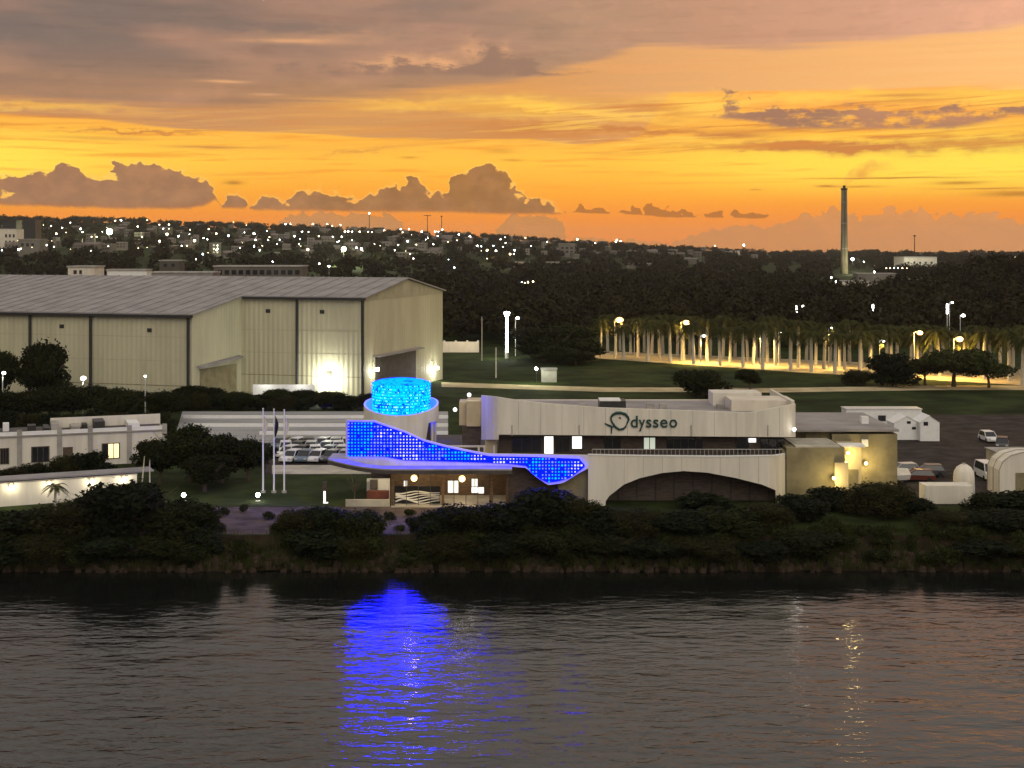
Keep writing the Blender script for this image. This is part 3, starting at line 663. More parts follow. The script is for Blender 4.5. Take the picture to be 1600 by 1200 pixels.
# palms
def palm_meshes(seed, hgt=11.3):
    g = random.Random(seed); mb = MB()
    mb.tube([(0, 0, -.2), (0, 0, hgt * .25), (g.uniform(-.1, .1), 0, hgt * .6), (g.uniform(-.15, .15), g.uniform(-.15, .15), hgt * .8)], [.42, .38, .34, .22], 8)
    tr_ = bpy.data.meshes.new('trunk'); tr_.from_pydata(mb.v, [], mb.f); tr_.materials.append(M['palm_trunk'])
    V = []
    for i in range(24):
        a = 6.283 * i / 24 * 3 + g.uniform(-.2, .2); up = g.uniform(-.55, 1.05); L = g.uniform(3.0, 4.1)
        pts = []
        for j in range(9):
            t = j / 8; rr = L * t * (1 - .15 * up * t); zz = hgt * .8 + L * (up * t * .9 - (.85 + .3 * up) * t * t)
            pts.append(Vector((rr * math.cos(a), rr * math.sin(a), zz)))
        sd = Vector((-math.sin(a), math.cos(a), 0))
        for j in range(1, 9):
            w = .62 * math.sin(math.pi * (j / 8.6)) + .1; dn = Vector((0, 0, -.55 * w))
            for s_ in (-1, 1):
                for q in (0, .5):
                    p = pts[j - 1].lerp(pts[j], q); p2 = pts[j - 1].lerp(pts[j], q + .42); tip = p2 + sd * s_ * w + dn + (pts[j] - pts[j - 1]) * .3
                    V += [p, p2, tip, tip + (p - p2) * .3]
    return tr_, quads('crown', np.array([tuple(q) for q in V]), len(V) // 4, M['palm_leaf'])
PALM = [palm_meshes(i) for i in range(3)]
PG = 'royal palms of the lamplit avenue'
def palm(i, loc, s, label, group=None, sh=None):
    t = thing('palm_tree', label, 'palm tree', loc, rnd.uniform(0, 6.28), group, local=True); t.scale = (s, s, sh or s * rnd.uniform(.92, 1.1)); t.rotation_euler = (rnd.uniform(-.04, .04), rnd.uniform(-.04, .04), t.rotation_euler[2])
    link('trunk', PALM[i % 3][0], None, t); link('crown', PALM[i % 3][1], None, t); return t
n_palm = 0
for row, (dy, off) in enumerate(((0, 0), (9, .5), (19, .2), (27, .7))):
    for i in range(19):
        t = (i + off) / 18.5; px = lerp(942, 1612, t) ; py = lerp(559, 604, t)
        if row == 0 and 1345 < px < 1575: continue
        d = DG(py) + dy + rnd.uniform(-1, 1)
        palm(n_palm, (X(px + rnd.uniform(-4, 4), DG(py)) * (d / DG(py)), d, 0), rnd.uniform(.9, 1.1), f'{ordn(i)} palm from the left in the front row of the avenue' if row == 0 else 'royal palm behind the front row of the lamplit avenue', PG); n_palm += 1
palm(1, (X(86, 149), 149, 0), .42, 'small dark palm in front of the lit boundary wall', None, .30)

# ------------------------------------------------------------------ woodland masses
def woodland(name, spots, per, size, seed, label):
    g = np.random.default_rng(seed); V = []
    for x, y, z, r, h in spots:
        n = per; d = g.normal(size=(n, 3)); d /= np.linalg.norm(d, axis=1)[:, None]; d[:, 2] = np.abs(d[:, 2]) * g.choice([1, 1, 1, -.6], n)
        lob = 1 + .25 * np.sin(d[:, 0] * 5 + g.uniform(0, 6)) * np.cos(d[:, 1] * 4 + g.uniform(0, 6))
        P = np.array([x, y, z + h * .5]) + d * np.array([r, r, h * .5]) * (lob * g.uniform(.6, 1.05, n))[:, None]
        nr = d + g.normal(size=(n, 3)) * .6; nr /= np.linalg.norm(nr, axis=1)[:, None]
        t = np.cross(nr, g.normal(size=(n, 3))); t /= np.linalg.norm(t, axis=1)[:, None]; b = np.cross(nr, t); s = size * r / 5 * g.uniform(.6, 1.4, n)[:, None]
        V.append(np.stack([P - t * s, P + b * s * .7, P + t * s, P - b * s * .7], 1).reshape(-1, 3))
    V = np.concatenate(V); o = link(name, quads(name, V, len(V) // 4, M['leaf_far']), None); struct(o, 'stuff'); o['label'] = label
    return o
sp = []
for i in range(520):                                  # wood between the palm avenue and the town
    d = rnd.uniform(385, 800); px = rnd.uniform(640, 1720)
    if 1290 < px < 1470 and d > 640: continue
    x = X(px, d); sp.append((x, d, terr(x, d), rnd.uniform(4.5, 8), rnd.uniform(8, 14)))
for i in range(26):
    d = rnd.uniform(1045, 1075); px = lerp(1375, 1490, i / 25); x = X(px, d); gz = terr(x, d); sp.append((x, d, gz, rnd.uniform(4, 6), max(4, Z(414 + rnd.uniform(-3, 4), d) - gz)))
woodland('woodland', sp, 560, .55, 3, 'dark wood filling the land between the palms and the town')
sp = []
for i in range(240):
    d = rnd.uniform(330, 700); px = rnd.uniform(-120, 640)
    if d < 380 and px > 0: continue
    x = X(px, d); sp.append((x, d, terr(x, d), rnd.uniform(5, 8), rnd.uniform(9, 15)))
woodland('woodland', sp, 480, .55, 4, 'dark wood behind the warehouse')
sp = []
for i in range(1750):                                 # tree cover of the far hillside
    d = 800 + 2250 * rnd.random() ** .85; px = rnd.uniform(-150, 1750)
    if 1290 < px < 1470 and d < 1350: continue
    x = X(px, d); r = rnd.uniform(5, 10); sp.append((x, d, terr(x, d), r, rnd.uniform(6, 13)))
woodland('hillside_trees', sp, 130, .95, 6, 'scattered trees covering the far hillside town')

# ------------------------------------------------------------------ warehouse
def build_warehouse():
    g = Vector((.292, .956)); a_ = Vector((-.956, .292))            # gable direction (away), long direction (left)
    P1 = Vector((-26.9, 257.0))
    ze, zr, gw = 18.65, 21.65, 42.0
    t = thing('warehouse', 'huge pale sheet-metal warehouse with grey roof and stepped front', 'warehouse', (P1.x, P1.y, 0))
    def pt(al, de, z): p = P1 + a_ * al + g * de; return (p.x, p.y, z)
    slope = (zr - ze) / (gw / 2)
    zA = ze - slope * 18.2
    L = 96.0
    def slab(mb, al0, al1, de0, de1, z0, z1):
        q = [pt(al0, de0, 0), pt(al0, de1, 0), pt(al1, de1, 0), pt(al1, de0, 0)]
        mb.prism([(p[0], p[1]) for p in q], z0, z1)
    # walls
    w = MB(); slab(w, 0, 25, 0, .3, 0, ze); w.build('wall', M['warehouse_wall'], t)['label'] = 'right-hand front wall of the warehouse'
    w = MB(); slab(w, 25, L, -18.2, -17.9, 0, zA); w.build('wall', M['warehouse_wall'], t)['label'] = 'left-hand projecting front wall of the warehouse'
    w = MB(); q = [pt(25, -17.9, 0), pt(25, 0, 0), pt(25.3, 0, 0), pt(25.3, -17.9, 0)]
    w.prism([(p[0], p[1]) for p in q], 0, [zA - .05, ze - .05, ze - .05, zA - .05]); w.build('wall', M['warehouse_end'], t)
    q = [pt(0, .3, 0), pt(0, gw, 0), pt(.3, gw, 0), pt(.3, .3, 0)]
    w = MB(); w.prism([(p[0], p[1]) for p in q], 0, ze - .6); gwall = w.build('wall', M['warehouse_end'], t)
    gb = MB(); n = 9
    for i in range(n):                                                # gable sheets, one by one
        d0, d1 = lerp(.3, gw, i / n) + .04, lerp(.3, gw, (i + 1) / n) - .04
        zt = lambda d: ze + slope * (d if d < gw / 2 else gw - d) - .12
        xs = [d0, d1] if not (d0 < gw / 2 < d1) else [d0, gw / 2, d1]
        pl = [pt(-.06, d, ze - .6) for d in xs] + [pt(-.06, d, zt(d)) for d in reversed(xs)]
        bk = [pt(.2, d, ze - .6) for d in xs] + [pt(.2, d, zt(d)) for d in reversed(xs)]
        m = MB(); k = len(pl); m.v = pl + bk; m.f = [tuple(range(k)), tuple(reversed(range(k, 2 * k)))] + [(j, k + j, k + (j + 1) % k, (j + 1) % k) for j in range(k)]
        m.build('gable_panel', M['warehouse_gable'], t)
    w = MB(); slab(w, .3, L, gw - .3, gw, 0, ze); w.build('wall', M['warehouse_wall'], t)
    # roof: front slope (with the lower run over the projecting bay) and back slope, as sheets between ribs
    r = MB()
    def roofq(al0, al1, d0, z0, d1, z1): 
        th = .22
        v = [pt(al0, d0, z0), pt(al1, d0, z0), pt(al1, d1, z1), pt(al0, d1, z1)]; i = len(r.v)
        r.v += v + [(p[0], p[1], p[2] + th) for p in v]
        r.f += [tuple(i + k for k in f) for f in ((0, 3, 2, 1), (4, 5, 6, 7), (0, 1, 5, 4), (1, 2, 6, 5), (2, 3, 7, 6), (3, 0, 4, 7))]
    roofq(-.6, L, -.6, ze - slope * .6 + .02, gw / 2, zr + .02)
    roofq(24.4, L, -18.9, zA - slope * .7 + .02, -.6, ze - slope * .6 + .02)
    roofq(-.6, L, gw / 2, zr + .02, gw + .6, ze - slope * .6 + .02)
    roof = r.build('roof', M['roof_grey'], t)
    for al in np.arange(1.5, L, 3.0):                                  # standing seams
        for (d0, z0, d1, z1) in ([(-.6, ze - slope * .6, gw / 2, zr)] if al < 24.4 else [(-18.9, zA - slope * .7, gw / 2, zr)]):
            m = MB(); v = [pt(al, d0, z0 + .24), pt(al + .16, d0, z0 + .24), pt(al + .16, d1, z1 + .24), pt(al, d1, z1 + .24)]
            m.v = v + [(p[0], p[1], p[2] + .12) for p in v]; m.f = [(0, 3, 2, 1), (4, 5, 6, 7), (0, 1, 5, 4), (1, 2, 6, 5), (2, 3, 7, 6), (3, 0, 4, 7)]
            m.build('roof_seam', M['roof_grey'], roof)
    # gutters, downpipes, seams
    m = MB(); slab(m, -.5, 24.3, -.95, -.62, ze - .5, ze - .05); m.build('gutter', M['dark_metal'], t)
    m = MB(); slab(m, 24.4, L, -19.2, -18.92, zA - .55, zA - .08); m.build('gutter', M['dark_metal'], t)
    for al, de, zt in ((.3, -.3, ze), (13.4, -.3, ze), (25.6, -18.5, zA), (45.3, -18.5, zA), (58.0, -18.5, zA), (70, -18.5, zA)):
        c = pt(al, de, 0); MB().cyl(c[0], c[1], 0, zt - .4, .28, n=8).build('downpipe', M['dark_metal'], t)
    for z_ in (8.2, 12.4):
        m = MB(); slab(m, .35, 25, -.035, -.002, z_, z_ + .07); m.build('sheet_lap', M['warehouse_gable'], t)
        m = MB(); slab(m, 25.4, L, -18.235, -18.202, z_ - .4, z_ - .33); m.build('sheet_lap', M['warehouse_gable'], t)
    for al, de, z_ in ((51, -18.3, 13.2), (33, -18.3, 12.8), (8, -.1, 15.6), (19, -.1, 15.6)):
        m = MB(); slab(m, al, al + .9, de, de + .1, z_, z_ + .7); m.build('vent', M['dark_metal'], t)
    m = MB(); slab(m, .35, 25, -.05, .0, 4.0, 4.12); m.build('wall_joint', M['olive_wall'], t)
    m = MB(); slab(m, 25.4, L, -18.26, -18.2, 3.4, 3.52); m.build('wall_joint', M['olive_wall'], t)
    # dock opening in the return wall and the big door in the gable
    m = MB(); q = [pt(24.93, -15.5, 0), pt(24.93, -2, 0), pt(25.0, -2, 0), pt(25.0, -15.5, 0)]; m.prism([(p[0], p[1]) for p in q], 0, 6.2); m.build('door', M['olive_wall'], t)
    m = MB(); q = [pt(24.0, -16.5, 0), pt(24.0, -1, 0), pt(24.95, -1, 0), pt(24.95, -16.5, 0)]; m.prism([(p[0], p[1]) for p in q], [6.4, 7.2, 7.4, 6.6], [6.7, 7.5, 7.7, 6.9]); m.build('canopy', M['roof_grey'], t)
    m = MB(); q = [pt(-.09, 5, 0), pt(-.09, 26, 0), pt(0, 26, 0), pt(0, 5, 0)]; m.prism([(p[0], p[1]) for p in q], 0, 7.4); d = m.build('door', M['deck'], t); d['label'] = 'wide dark loading door in the gable'
    m = MB(); q = [pt(-1.6, 4, 0), pt(-1.6, 27, 0), pt(-.1, 27, 0), pt(-.1, 4, 0)]; m.prism([(p[0], p[1]) for p in q], 7.5, 7.75); m.build('canopy', M['roof_grey'], t)
    # floodlights that glare in the photograph
    for nm, al, de, z, pw, lab in (('floodlight', 7.0, -.75, Z(588, 259), 3200, 'brightest floodlight, glaring on the front wall of the warehouse'), ('floodlight', -1.0, 3.5, Z(577, 260), 500, 'floodlight over the loading door, above the blue drum'), ('floodlight', -.9, gw - 6, Z(575, 291), 900, 'floodlight at the right end of the warehouse gable')):
        p = pt(al, de, z); f = thing(nm, lab, 'floodlight', p)
        MB().box(p[0] - .35, p[0] + .35, p[1] - .12, p[1] + .12, p[2] - .3, p[2] + .3).build('lamp_head', M['lamp_cold'], f)
        MB().tube([(p[0], p[1] + .1, p[2]), pt(al + (.9 if de > 0 else 0), de + (.75 if de < 0 else 0), z)], .05).build('bracket', M['dark_metal'], f)
        q = pt(al - (.6 if de > 0 else 0), de - (.6 if de < 0 else 0), z - .35); point('floodlight_lamp', q, pw, (1, 1, .86), f, .3)
build_warehouse()
# lit low wall by the warehouse foot
d = 252; o = MB().box(X(395, d), X(492, d), d, d + .4, 0, Z(601, d)).build('yard_wall', M['white_paint']); tag(o, 'white lit yard wall between warehouse and dark trees', 'wall')
for px in (415, 470): point('yard_lamp', (X(px, d), d - 1.6, Z(601, d) + .3), 120, (1, 1, .9), None, .2)

# ------------------------------------------------------------------ oceanarium
def led_mat(name, mode):
    m = bpy.data.materials.new(name); m.use_nodes = True; k = NT(m.node_tree); b = k.n['Principled BSDF']
    b.inputs['Base Color'].default_value = (.004, .004, .01, 1); b.inputs['Specular IOR Level'].default_value = 0.0; tc = k.n.new('ShaderNodeTexCoord')
    if mode == 'dots':
        at = k.n.new('ShaderNodeAttribute'); at.attribute_name = 'led'; k.l.new(at.outputs['Color'], b.inputs['Emission Color']); b.inputs['Emission Strength'].default_value = 2.0
    elif mode == 'net':
        b.inputs['Emission Color'].default_value = (.0, .0006, 1, 1); b.inputs['Emission Strength'].default_value = 26.0
    else:
        n = k.noise(tc.outputs['Object'], .8, 3, .6); n2 = k.noise(tc.outputs['Object'], 2.6, 2, .6)
        c = k.mix(k.ss(n, .34, .5), (0, .08, 20, 1), (0, .62, 26, 1)); c = k.mix(k.ss(n2, .66, .56), k.mix(1.0, c, (.25, .3, .8, 1), 'MULTIPLY'), c)
        k.l.new(c, b.inputs['Emission Color']); b.inputs['Emission Strength'].default_value = 1.0
    return m
M['lit_panel'] = emat('lit_panel', (1, .95, .84), 1.1)
M['led_dots'] = led_mat('led_dots', 'dots'); M['led_net'] = led_mat('led_net', 'net'); M['led_screen'] = led_mat('led_screen', 'screen')
M['led_dots'].cycles.emission_sampling = 'NONE'

def build_oceanarium():
    D0 = 152.0
    t = thing('oceanarium', 'white curved two-storey oceanarium with blue LED ribbon and drum on the waterfront', 'building', (5, 160, 0))
    def Dr(px):
        if px < 610: return D0 + ((610 - px) / 70) ** 2 * 5
        if px > 1196: return D0 + ((px - 1196) / 32) ** 2 * 5
        return D0
    def wall(name, pxs, top, bot, thick=.4, m='white_wall', dd=0.0, Df=Dr):
        fr = [(X(p, Df(p) + dd), Df(p) + dd) for p in pxs]; bk = [(a, b + thick) for a, b in fr]
        tz = [Z(interp(p, top), Df(p) + dd) for p in pxs]; bz = [0.0 if interp(p, bot) > 788 else Z(interp(p, bot), Df(p) + dd) for p in pxs]
        return MB().sweep(fr, bk, tz, bz).build(name, M[m], t, smooth=False)
    TOP = [(540, 656), (585, 657), (602, 663), (632, 673), (663, 687), (697, 696), (740, 705), (765, 709), (830, 710), (900, 711), (1000, 713), (1120, 714), (1210, 713), (1228, 710)]
    BOT = [(540, 728), (780, 728), (822, 731), (836, 744), (856, 758), (880, 755), (905, 739), (919, 732)]
    pxs = list(np.linspace(540, 919, 74))
    wall('ribbon_wall', pxs, TOP, BOT)
    ARCH = [(919, 790), (946, 790), (946.5, 783), (952, 775), (975, 757), (1000, 747), (1035, 739), (1068, 736), (1105, 738.5), (1150, 747), (1190, 757), (1212, 766), (1212.5, 790), (1228, 790)]
    pxa = sorted(set(list(np.linspace(919.01, 1228, 80)) + [p for p, _ in ARCH if p > 919]))
    wall('arch_wall', pxa, TOP, ARCH, .45)
    for px in np.arange(975, 1215, 30):
        bt = interp(px, ARCH); MB().box(X(px, D0), X(px, D0) + .035, D0 - .012, D0 - .002, Z(bt, D0) + .05 if bt < 788 else 0.05, Z(interp(px, TOP), D0) - .05).build('wall_joint', M['concrete'], t)
    # thin coping along the top edge
    fr = [(X(p, Dr(p) - .06), Dr(p) - .06) for p in pxa]; bk = [(a, b + .57) for a, b in fr]; tz = [Z(interp(p, TOP), Dr(p)) for p in pxa]
    MB().sweep(fr, bk, [z + .1 for z in tz], [z + .003 for z in tz]).build('coping', M['white_paint'], t)
    # side return and terrace
    MB().box(X(1227, 157) - .35, X(1227, 157), 157.1, 171, 0, 5.3).build('side_wall', M['olive_wall'], t)
    MB().prism([(X(600, 154), 152.8), (X(1200, 153), 152.8), (X(1226, 158), 157), (X(1226, 158), 175), (X(600, 154), 175)], 4.35, 4.6).build('terrace_floor', M['deck'], t)
    MB().box(X(945, 155), X(1214, 155), 155.2, 155.6, 0, 4.3).build('recess_wall', M['brown_wall'], t)
    MB().box(X(790, 154), X(919, 154), 153.9, 154.3, 0, 4.3).build('dark_wall', M['brown_wall'], t)
    MB().box(X(872, 153), X(921, 153), 153.0, 153.8, 0, Z(733, 153)).build('corner_pier', M['olive_wall'], t)
    for i, px in enumerate(np.linspace(795, 912, 10)):
        MB().box(X(px, 153.8), X(px, 153.8) + .1, 153.82, 153.9, .05, 4.25).build('cladding_batten', M['brown_wall'], t)
    for px in np.linspace(965, 1200, 9):
        MB().box(X(px, 155), X(px, 155) + .12, 155.1, 155.2, .05, 4.2).build('mullion', M['dark_metal'], t)
    # canopy slab under the ribbon
    pxs2 = list(np.linspace(512, 800, 30)); cf = lambda p: 149.6 + (max(0, 620 - p) / 100) ** 2 * 6
    fr = [(X(p, cf(p)), cf(p)) for p in pxs2]; bk = [(a, max(b + .5, 161)) for a, b in fr]
    MB().sweep(fr, bk, [4.34] * 30, [3.86] * 30).build('canopy', M['concrete'], t)
    fr2 = [(a, b - .05) for a, b in fr]; bk2 = [(a, b + .04) for a, b in fr2]
    MB().sweep(fr2, bk2, [4.2] * 30, [3.8] * 30).build('canopy_edge', M['deck'], t)
    # shopfront under the canopy
    for px in (611, 690, 766, 790): MB().box(X(px, 152), X(px, 152) + .3, 151.6, 151.95, 0, 3.86).build('post', M['wood_wall'], t)
    MB().box(X(612, 158), X(790, 158), 158.0, 158.3, 0, 3.85).build('shop_back_wall', M['wood_wall'], t)
    MB().box(X(612, 152), X(790, 152), 151.2, 158, -.05, .1).build('shop_floor', M['concrete'], t)
    MB().box(X(612, 152), X(790, 152), 151.0, 151.2, -.05, .16).build('step', M['pale_ground'], t)
    for px in np.arange(616, 768, 18.6):
        f = MB().box(X(px, 151.75), X(px, 151.75) + .06, 151.7, 151.8, .1, 3.8).build('glazing_bar', M['dark_metal'], t)
    # wave mural low on the glazing
    g = random.Random(4)
    mr = MB().box(X(616, 152.6), X(688, 152.6), 152.6, 152.65, .12, 2.0).build('mural', M['glass'], t)
    for j in range(6):
        pts = [(X(lerp(618, 687, i / 14), 152.55), 152.57, .35 + .2 * j + (.32 - .03 * j) * math.sin(i * .55 + j * .8) * (1 - i / 20)) for i in range(15)]
        MB().tube(pts, [.07 * (1 - i / 18) + .02 for i in range(15)], 5).build('wave_stripe', M['white_paint'], mr)
    for px0, px1, py0, py1 in ((700, 716, 751, 770), (737, 747, 748, 770), (737, 756, 761, 771), (631, 636, 751, 768), (636, 663, 760, 768)):
        MB().box(X(px0, 154), X(px1, 154), 154.0, 154.1, Z(py1, 154), Z(py0, 154)).build('lit_panel', M['lit_panel'], t)
        lp = t.children[-1]; xa, xb, za, zb = X(px0, 154), X(px1, 154), Z(py1, 154), Z(py0, 154)
        MB().box((xa + xb) / 2 - .03, (xa + xb) / 2 + .03, 153.93, 153.997, za, zb).box(xa - .06, xb + .06, 153.93, 153.997, za - .07, za).box(xa - .06, xb + .06, 153.93, 153.997, zb, zb + .07).build('panel_frame', M['dark_metal'], t)
    for px, py in ((647, 747), (722, 748)):
        p = W(px, py, 150.9); h = MB().sphere(p, .36, 12, 7).build('lamp_globe', M['lamp_warm'], t)
        MB().cyl(p[0], p[1], p[2] + .35, 3.86, .04, n=6).build('lamp_stem', M['dark_metal'], h)
        point('shop_lamp', (p[0], p[1] - .7, p[2] - .1), 260, (1, .7, .3), t, .3)
        point('shop_lamp', (p[0], 155.6, 3.0), 190, (1, .76, .42), t, .3)
    # open terrace left of the shop
    MB().box(X(540, 151.5), X(609, 151.5), 151.5, 151.8, 0, .75).build('terrace_wall', M['pale_ground'], t)
    MB().box(X(573, 156), X(609, 156), 156, 156.3, .0, Z(748, 156)).build('terrace_back_wall', M['white_paint'], t)
    MB().box(X(573, 154), X(607, 154), 154, 154.8, .1, 1.2).build('bench', M['brick_red'], t)
    MB().box(X(578, 155), X(590, 155), 155, 155.3, 1.2, 2.3).build('dark_box', M['deck'], t)
    point('terrace_lamp', (X(590, 153.4), 153.2, 3.4), 160, (1, .85, .55), t, .25)
    # --- upper storey
    TU = [(752, 618), (775, 620), (800, 624), (850, 630), (900, 634), (940, 637), (1000, 639), (1060, 641), (1130, 643.5), (1172, 645), (1186, 642), (1243, 631)]
    BU = [(752, 687), (779, 687), (779.5, 679), (900, 680), (1000, 681), (1100, 682), (1243, 683)]
    Du = lambda p: 157 + (max(0, 785 - p) / 33) ** 2 * 4 + (max(0, p - 1225) / 18) ** 2 * 2.0
    pxu = sorted(set(list(np.linspace(752, 1243, 80)) + [779, 779.5]))
    wall('upper_wall', pxu, TU, BU, .45, 'white_wall', 0, Du)
    MB().prism([(X(765, 160), 158.5), (X(1232, 158), 157.6), (X(1243, 160), 174), (X(800, 160), 174)], 8.75, 9.0).build('roof', M['roof_grey'], t)
    MB().box(X(780, 174), X(1230, 174), 173.6, 174.0, 8.0, Z(624, 174)).build('parapet', M['white_wall2'], t)
    MB().box(X(1241, 160) - .3, X(1241, 160), 160.2, 173.5, 6.7, 10.4).build('end_wall', M['white_wall'], t)
    for px in np.arange(810, 1220, 34):
        MB().box(X(px, 157), X(px, 157) + .035, 156.988, 156.998, Z(interp(px, BU), 157) + .05, Z(interp(px, TU), 157) - .05).build('wall_joint', M['concrete'], t)
    for px in (800, 905, 1080, 1200): MB().cyl(X(px, 156.9), 156.93, Z(681, 157), Z(664, 157), .05, n=6).build('rain_pipe', M['concrete'], t)
    rail = MB()
    for px in np.arange(925, 1222, 6.5): MB().box(X(px, 152.3), X(px, 152.3) + .03, 152.2, 152.24, Z(713, 152.3), Z(713, 152.3) + .75).build('railing_post', M['pale_metal'], t)
    MB().box(X(925, 152.3), X(1222, 152.3), 152.19, 152.25, Z(713, 152.3) + .75, Z(713, 152.3) + .8).build('railing', M['pale_metal'], t)
    # glazed strip under the upper storey
    gl = 159.2
    MB().box(X(779, gl), X(1226, gl), gl, gl + .3, 4.6, 7.0).build('glazed_strip', M['brown_wall'], t)
    MB().box(X(779, 158.4), X(1228, 158.4), 157.5, gl, 6.75, 6.85).build('soffit', M['deck'], t)
    def win(x0, x1, y0, y1, m, n=1):
        f = MB().box(X(x0, gl), X(x1, gl), gl - .1, gl - .003, Z(y1, gl), Z(y0, gl)).build('window', M['dark_metal'], t)
        for i in range(n):
            a, b = lerp(x0, x1, i / n) + .6, lerp(x0, x1, (i + 1) / n) - .6
            MB().box(X(a, gl), X(b, gl), gl - .14, gl - .103, Z(y1 - .8, gl), Z(y0 + .8, gl)).build('pane', M[m], f)
    win(850, 865, 681, 710, 'lit_window'); win(893.5, 909.5, 681, 701.5, 'lit_window'); win(1005.5, 1024, 683, 702, 'lit_window_pale', 2)
    win(944, 970, 683, 702, 'glass', 2); win(1041, 1098, 683, 703, 'glass', 5); win(1150, 1170, 684, 706, 'glass', 1); win(1188, 1226, 685, 704, 'glass', 3); win(800, 846, 683, 706, 'glass', 3); win(868, 890, 682, 706, 'glass', 2)
    MB().box(X(1170, 158.6), X(1181, 158.6), 158.5, 158.7, Z(691, 158.6), Z(685, 158.6)).build('wall_light', M['lit_window'], t)
    # roof plant
    rb = MB().box(X(937, 162), X(978, 162), 162, 165, 9.0, 10.2).build('roof_plant', M['dark_metal'], t); MB().box(X(937, 162), X(970, 162), 161.9, 164.5, 10.203, 10.35).build('plant_lid', M['white_paint'], rb)
    MB().box(X(1114, 168), X(1190, 168), 168, 172, 9.0, Z(614, 168)).build('roof_house', M['white_wall'], t)
    MB().box(X(1142, 163), X(1240, 163), 162.5, 167.6, 9.0, Z(625, 163)).build('roof_house', M['white_wall2'], t)
    MB().box(X(1055, 160), X(1078, 160), 159.5, 160, 9.0, 9.4).build('roof_hatch', M['white_paint'], t)
    for px in (1010, 1030, 1120, 1150, 870, 905): MB().box(X(px, 165), X(px, 165) + .9, 164.6, 165.4, 9.0, 9.0 + .5 + (px % 7) * .05).build('roof_vent', M['concrete'], t)
    # stair block left of the upper storey
    MB().box(X(729, 162), X(751, 162), 162, 166, 7.3, Z(627, 162)).build('stair_head', M['cream'], t)
    MB().box(X(717, 162), X(728.7, 162), 163, 166, 7.3, Z(628, 163)).build('stair_head', M['cream'], t)
    MB().box(X(722, 162), X(750, 162), 162.4, 166, 4.6, 7.298).build('stair_wall', M['brown_wall'], t)
    MB().box(X(758, 160), X(777, 160), 159.6, 161.5, 4.6, 6.7).build('lobby_wall', M['cream'], t)
    for px in (705, 716, 748, 757, 772): MB().cyl(X(px, 158.5), 158.5, 4.6, 5.6, .12, n=8).build('terrace_post', M['white_wall2'], t)
    MB().box(X(700, 160), X(775, 160), 159.8, 160, 5.2, 5.4).build('terrace_rail', M['white_wall2'], t)
    for px, py, d in ((733, 617, 163), (711, 640, 164), (1241, 671, 157.5)):
        p = W(px, py, d); MB().sphere(p, .24, 8, 6).build('wall_lamp', M['lamp_soft'], t); point('wall_lamp_light', (p[0] + .2, p[1] - .8, p[2] + .4), 22, (1, .97, .86), t, .2)
    # --- drum tower
    cx, cyy = X(627, 168), 168.0
    n = 64; fr = []; bk = []; tz = []; bz = []
    for i in range(n + 1):
        a = 2 * math.pi * i / n; fc = (1 - math.sin(a)) / 2                                    # 1 at the front
        fr.append((cx + 4.45 * math.cos(a), cyy + 4.45 * math.sin(a))); bk.append((cx + 4.2 * math.cos(a), cyy + 4.2 * math.sin(a)))
        tz.append(9.8 - 1.45 * fc ** 1.6); e = math.cos(a)
        bz.append(5.4 + (1.9 if e > .72 else 0) + .9 * max(0, -e) )
    MB().sweep(fr, bk, tz, bz).build('drum_ring', M['white_wall'], t)
    MB().cyl(cx, cyy, 0, 7.3, 3.6, n=32).build('drum_base', M['brown_wall'], t)
    for a in (-.35, .05, -.75): MB().cyl(cx + 4.0 * math.cos(a), cyy + 4.0 * math.sin(a), 4.6, 7.2, .18, n=8).build('drum_column', M['white_wall2'], t)
    np_ = 22
    for i in range(np_):
        a0, a1 = 2 * math.pi * (i + .03) / np_, 2 * math.pi * (i + .97) / np_
        rr = 3.45; poly = [(cx + rr * math.cos(a0), cyy + rr * math.sin(a0)), (cx + rr * math.cos(a1), cyy + rr * math.sin(a1)), (cx + (rr - .15) * math.cos(a1), cyy + (rr - .15) * math.sin(a1)), (cx + (rr - .15) * math.cos(a0), cyy + (rr - .15) * math.sin(a0))]
        MB().prism(poly, 7.32, 11.75).build('led_panel', M['led_screen'], t)
    MB().lathe(cx, cyy, [(3.3, 11.4), (3.42, 11.78), (2.6, 12.05), (1.4, 12.22), (.05, 12.28)], 28).build('drum_cap', M['led_screen'], t, True)
    # --- LED ribbon: diodes, and an added glowing sheet for their light on the wall
    LT = [(543, 659), (585, 660), (602, 666), (632, 676), (663, 690), (697, 699), (740, 708), (765, 713), (830, 714), (905, 717), (914, 727)]
    LB = [(543, 713), (600, 713), (632, 719), (700, 721), (760, 723), (800, 725), (824, 728), (830, 738), (845, 749), (856, 754), (872, 752), (890, 747), (905, 736), (914, 729)]
    pl = list(np.linspace(543, 913.5, 90)); fr = [(X(p, Dr(p) - .14), Dr(p) - .14) for p in pl]; bk = [(a, b + .1) for a, b in fr]
    MB().sweep(fr, bk, [Z(interp(p, LT), Dr(p) - .14) for p in pl], [Z(interp(p, LB), Dr(p) - .14) for p in pl]).build('led_net', M['led_net'], t)
    V = []; C = []; g = random.Random(8)
    def disc(c, ax_, r):                                             # eight-sided diode as two quads
        q = [(r * math.cos(math.pi * (k + .5) / 4), r * math.sin(math.pi * (k + .5) / 4)) for k in range(8)]
        P8 = [(c[0] + a * ax_[0], c[1] + a * ax_[1], c[2] + b) for a, b in q]
        return [P8[0], P8[1], P8[2], P8[3], P8[3], P8[4], P8[7], P8[0], P8[4], P8[5], P8[6], P8[7]]
    px = 545.0
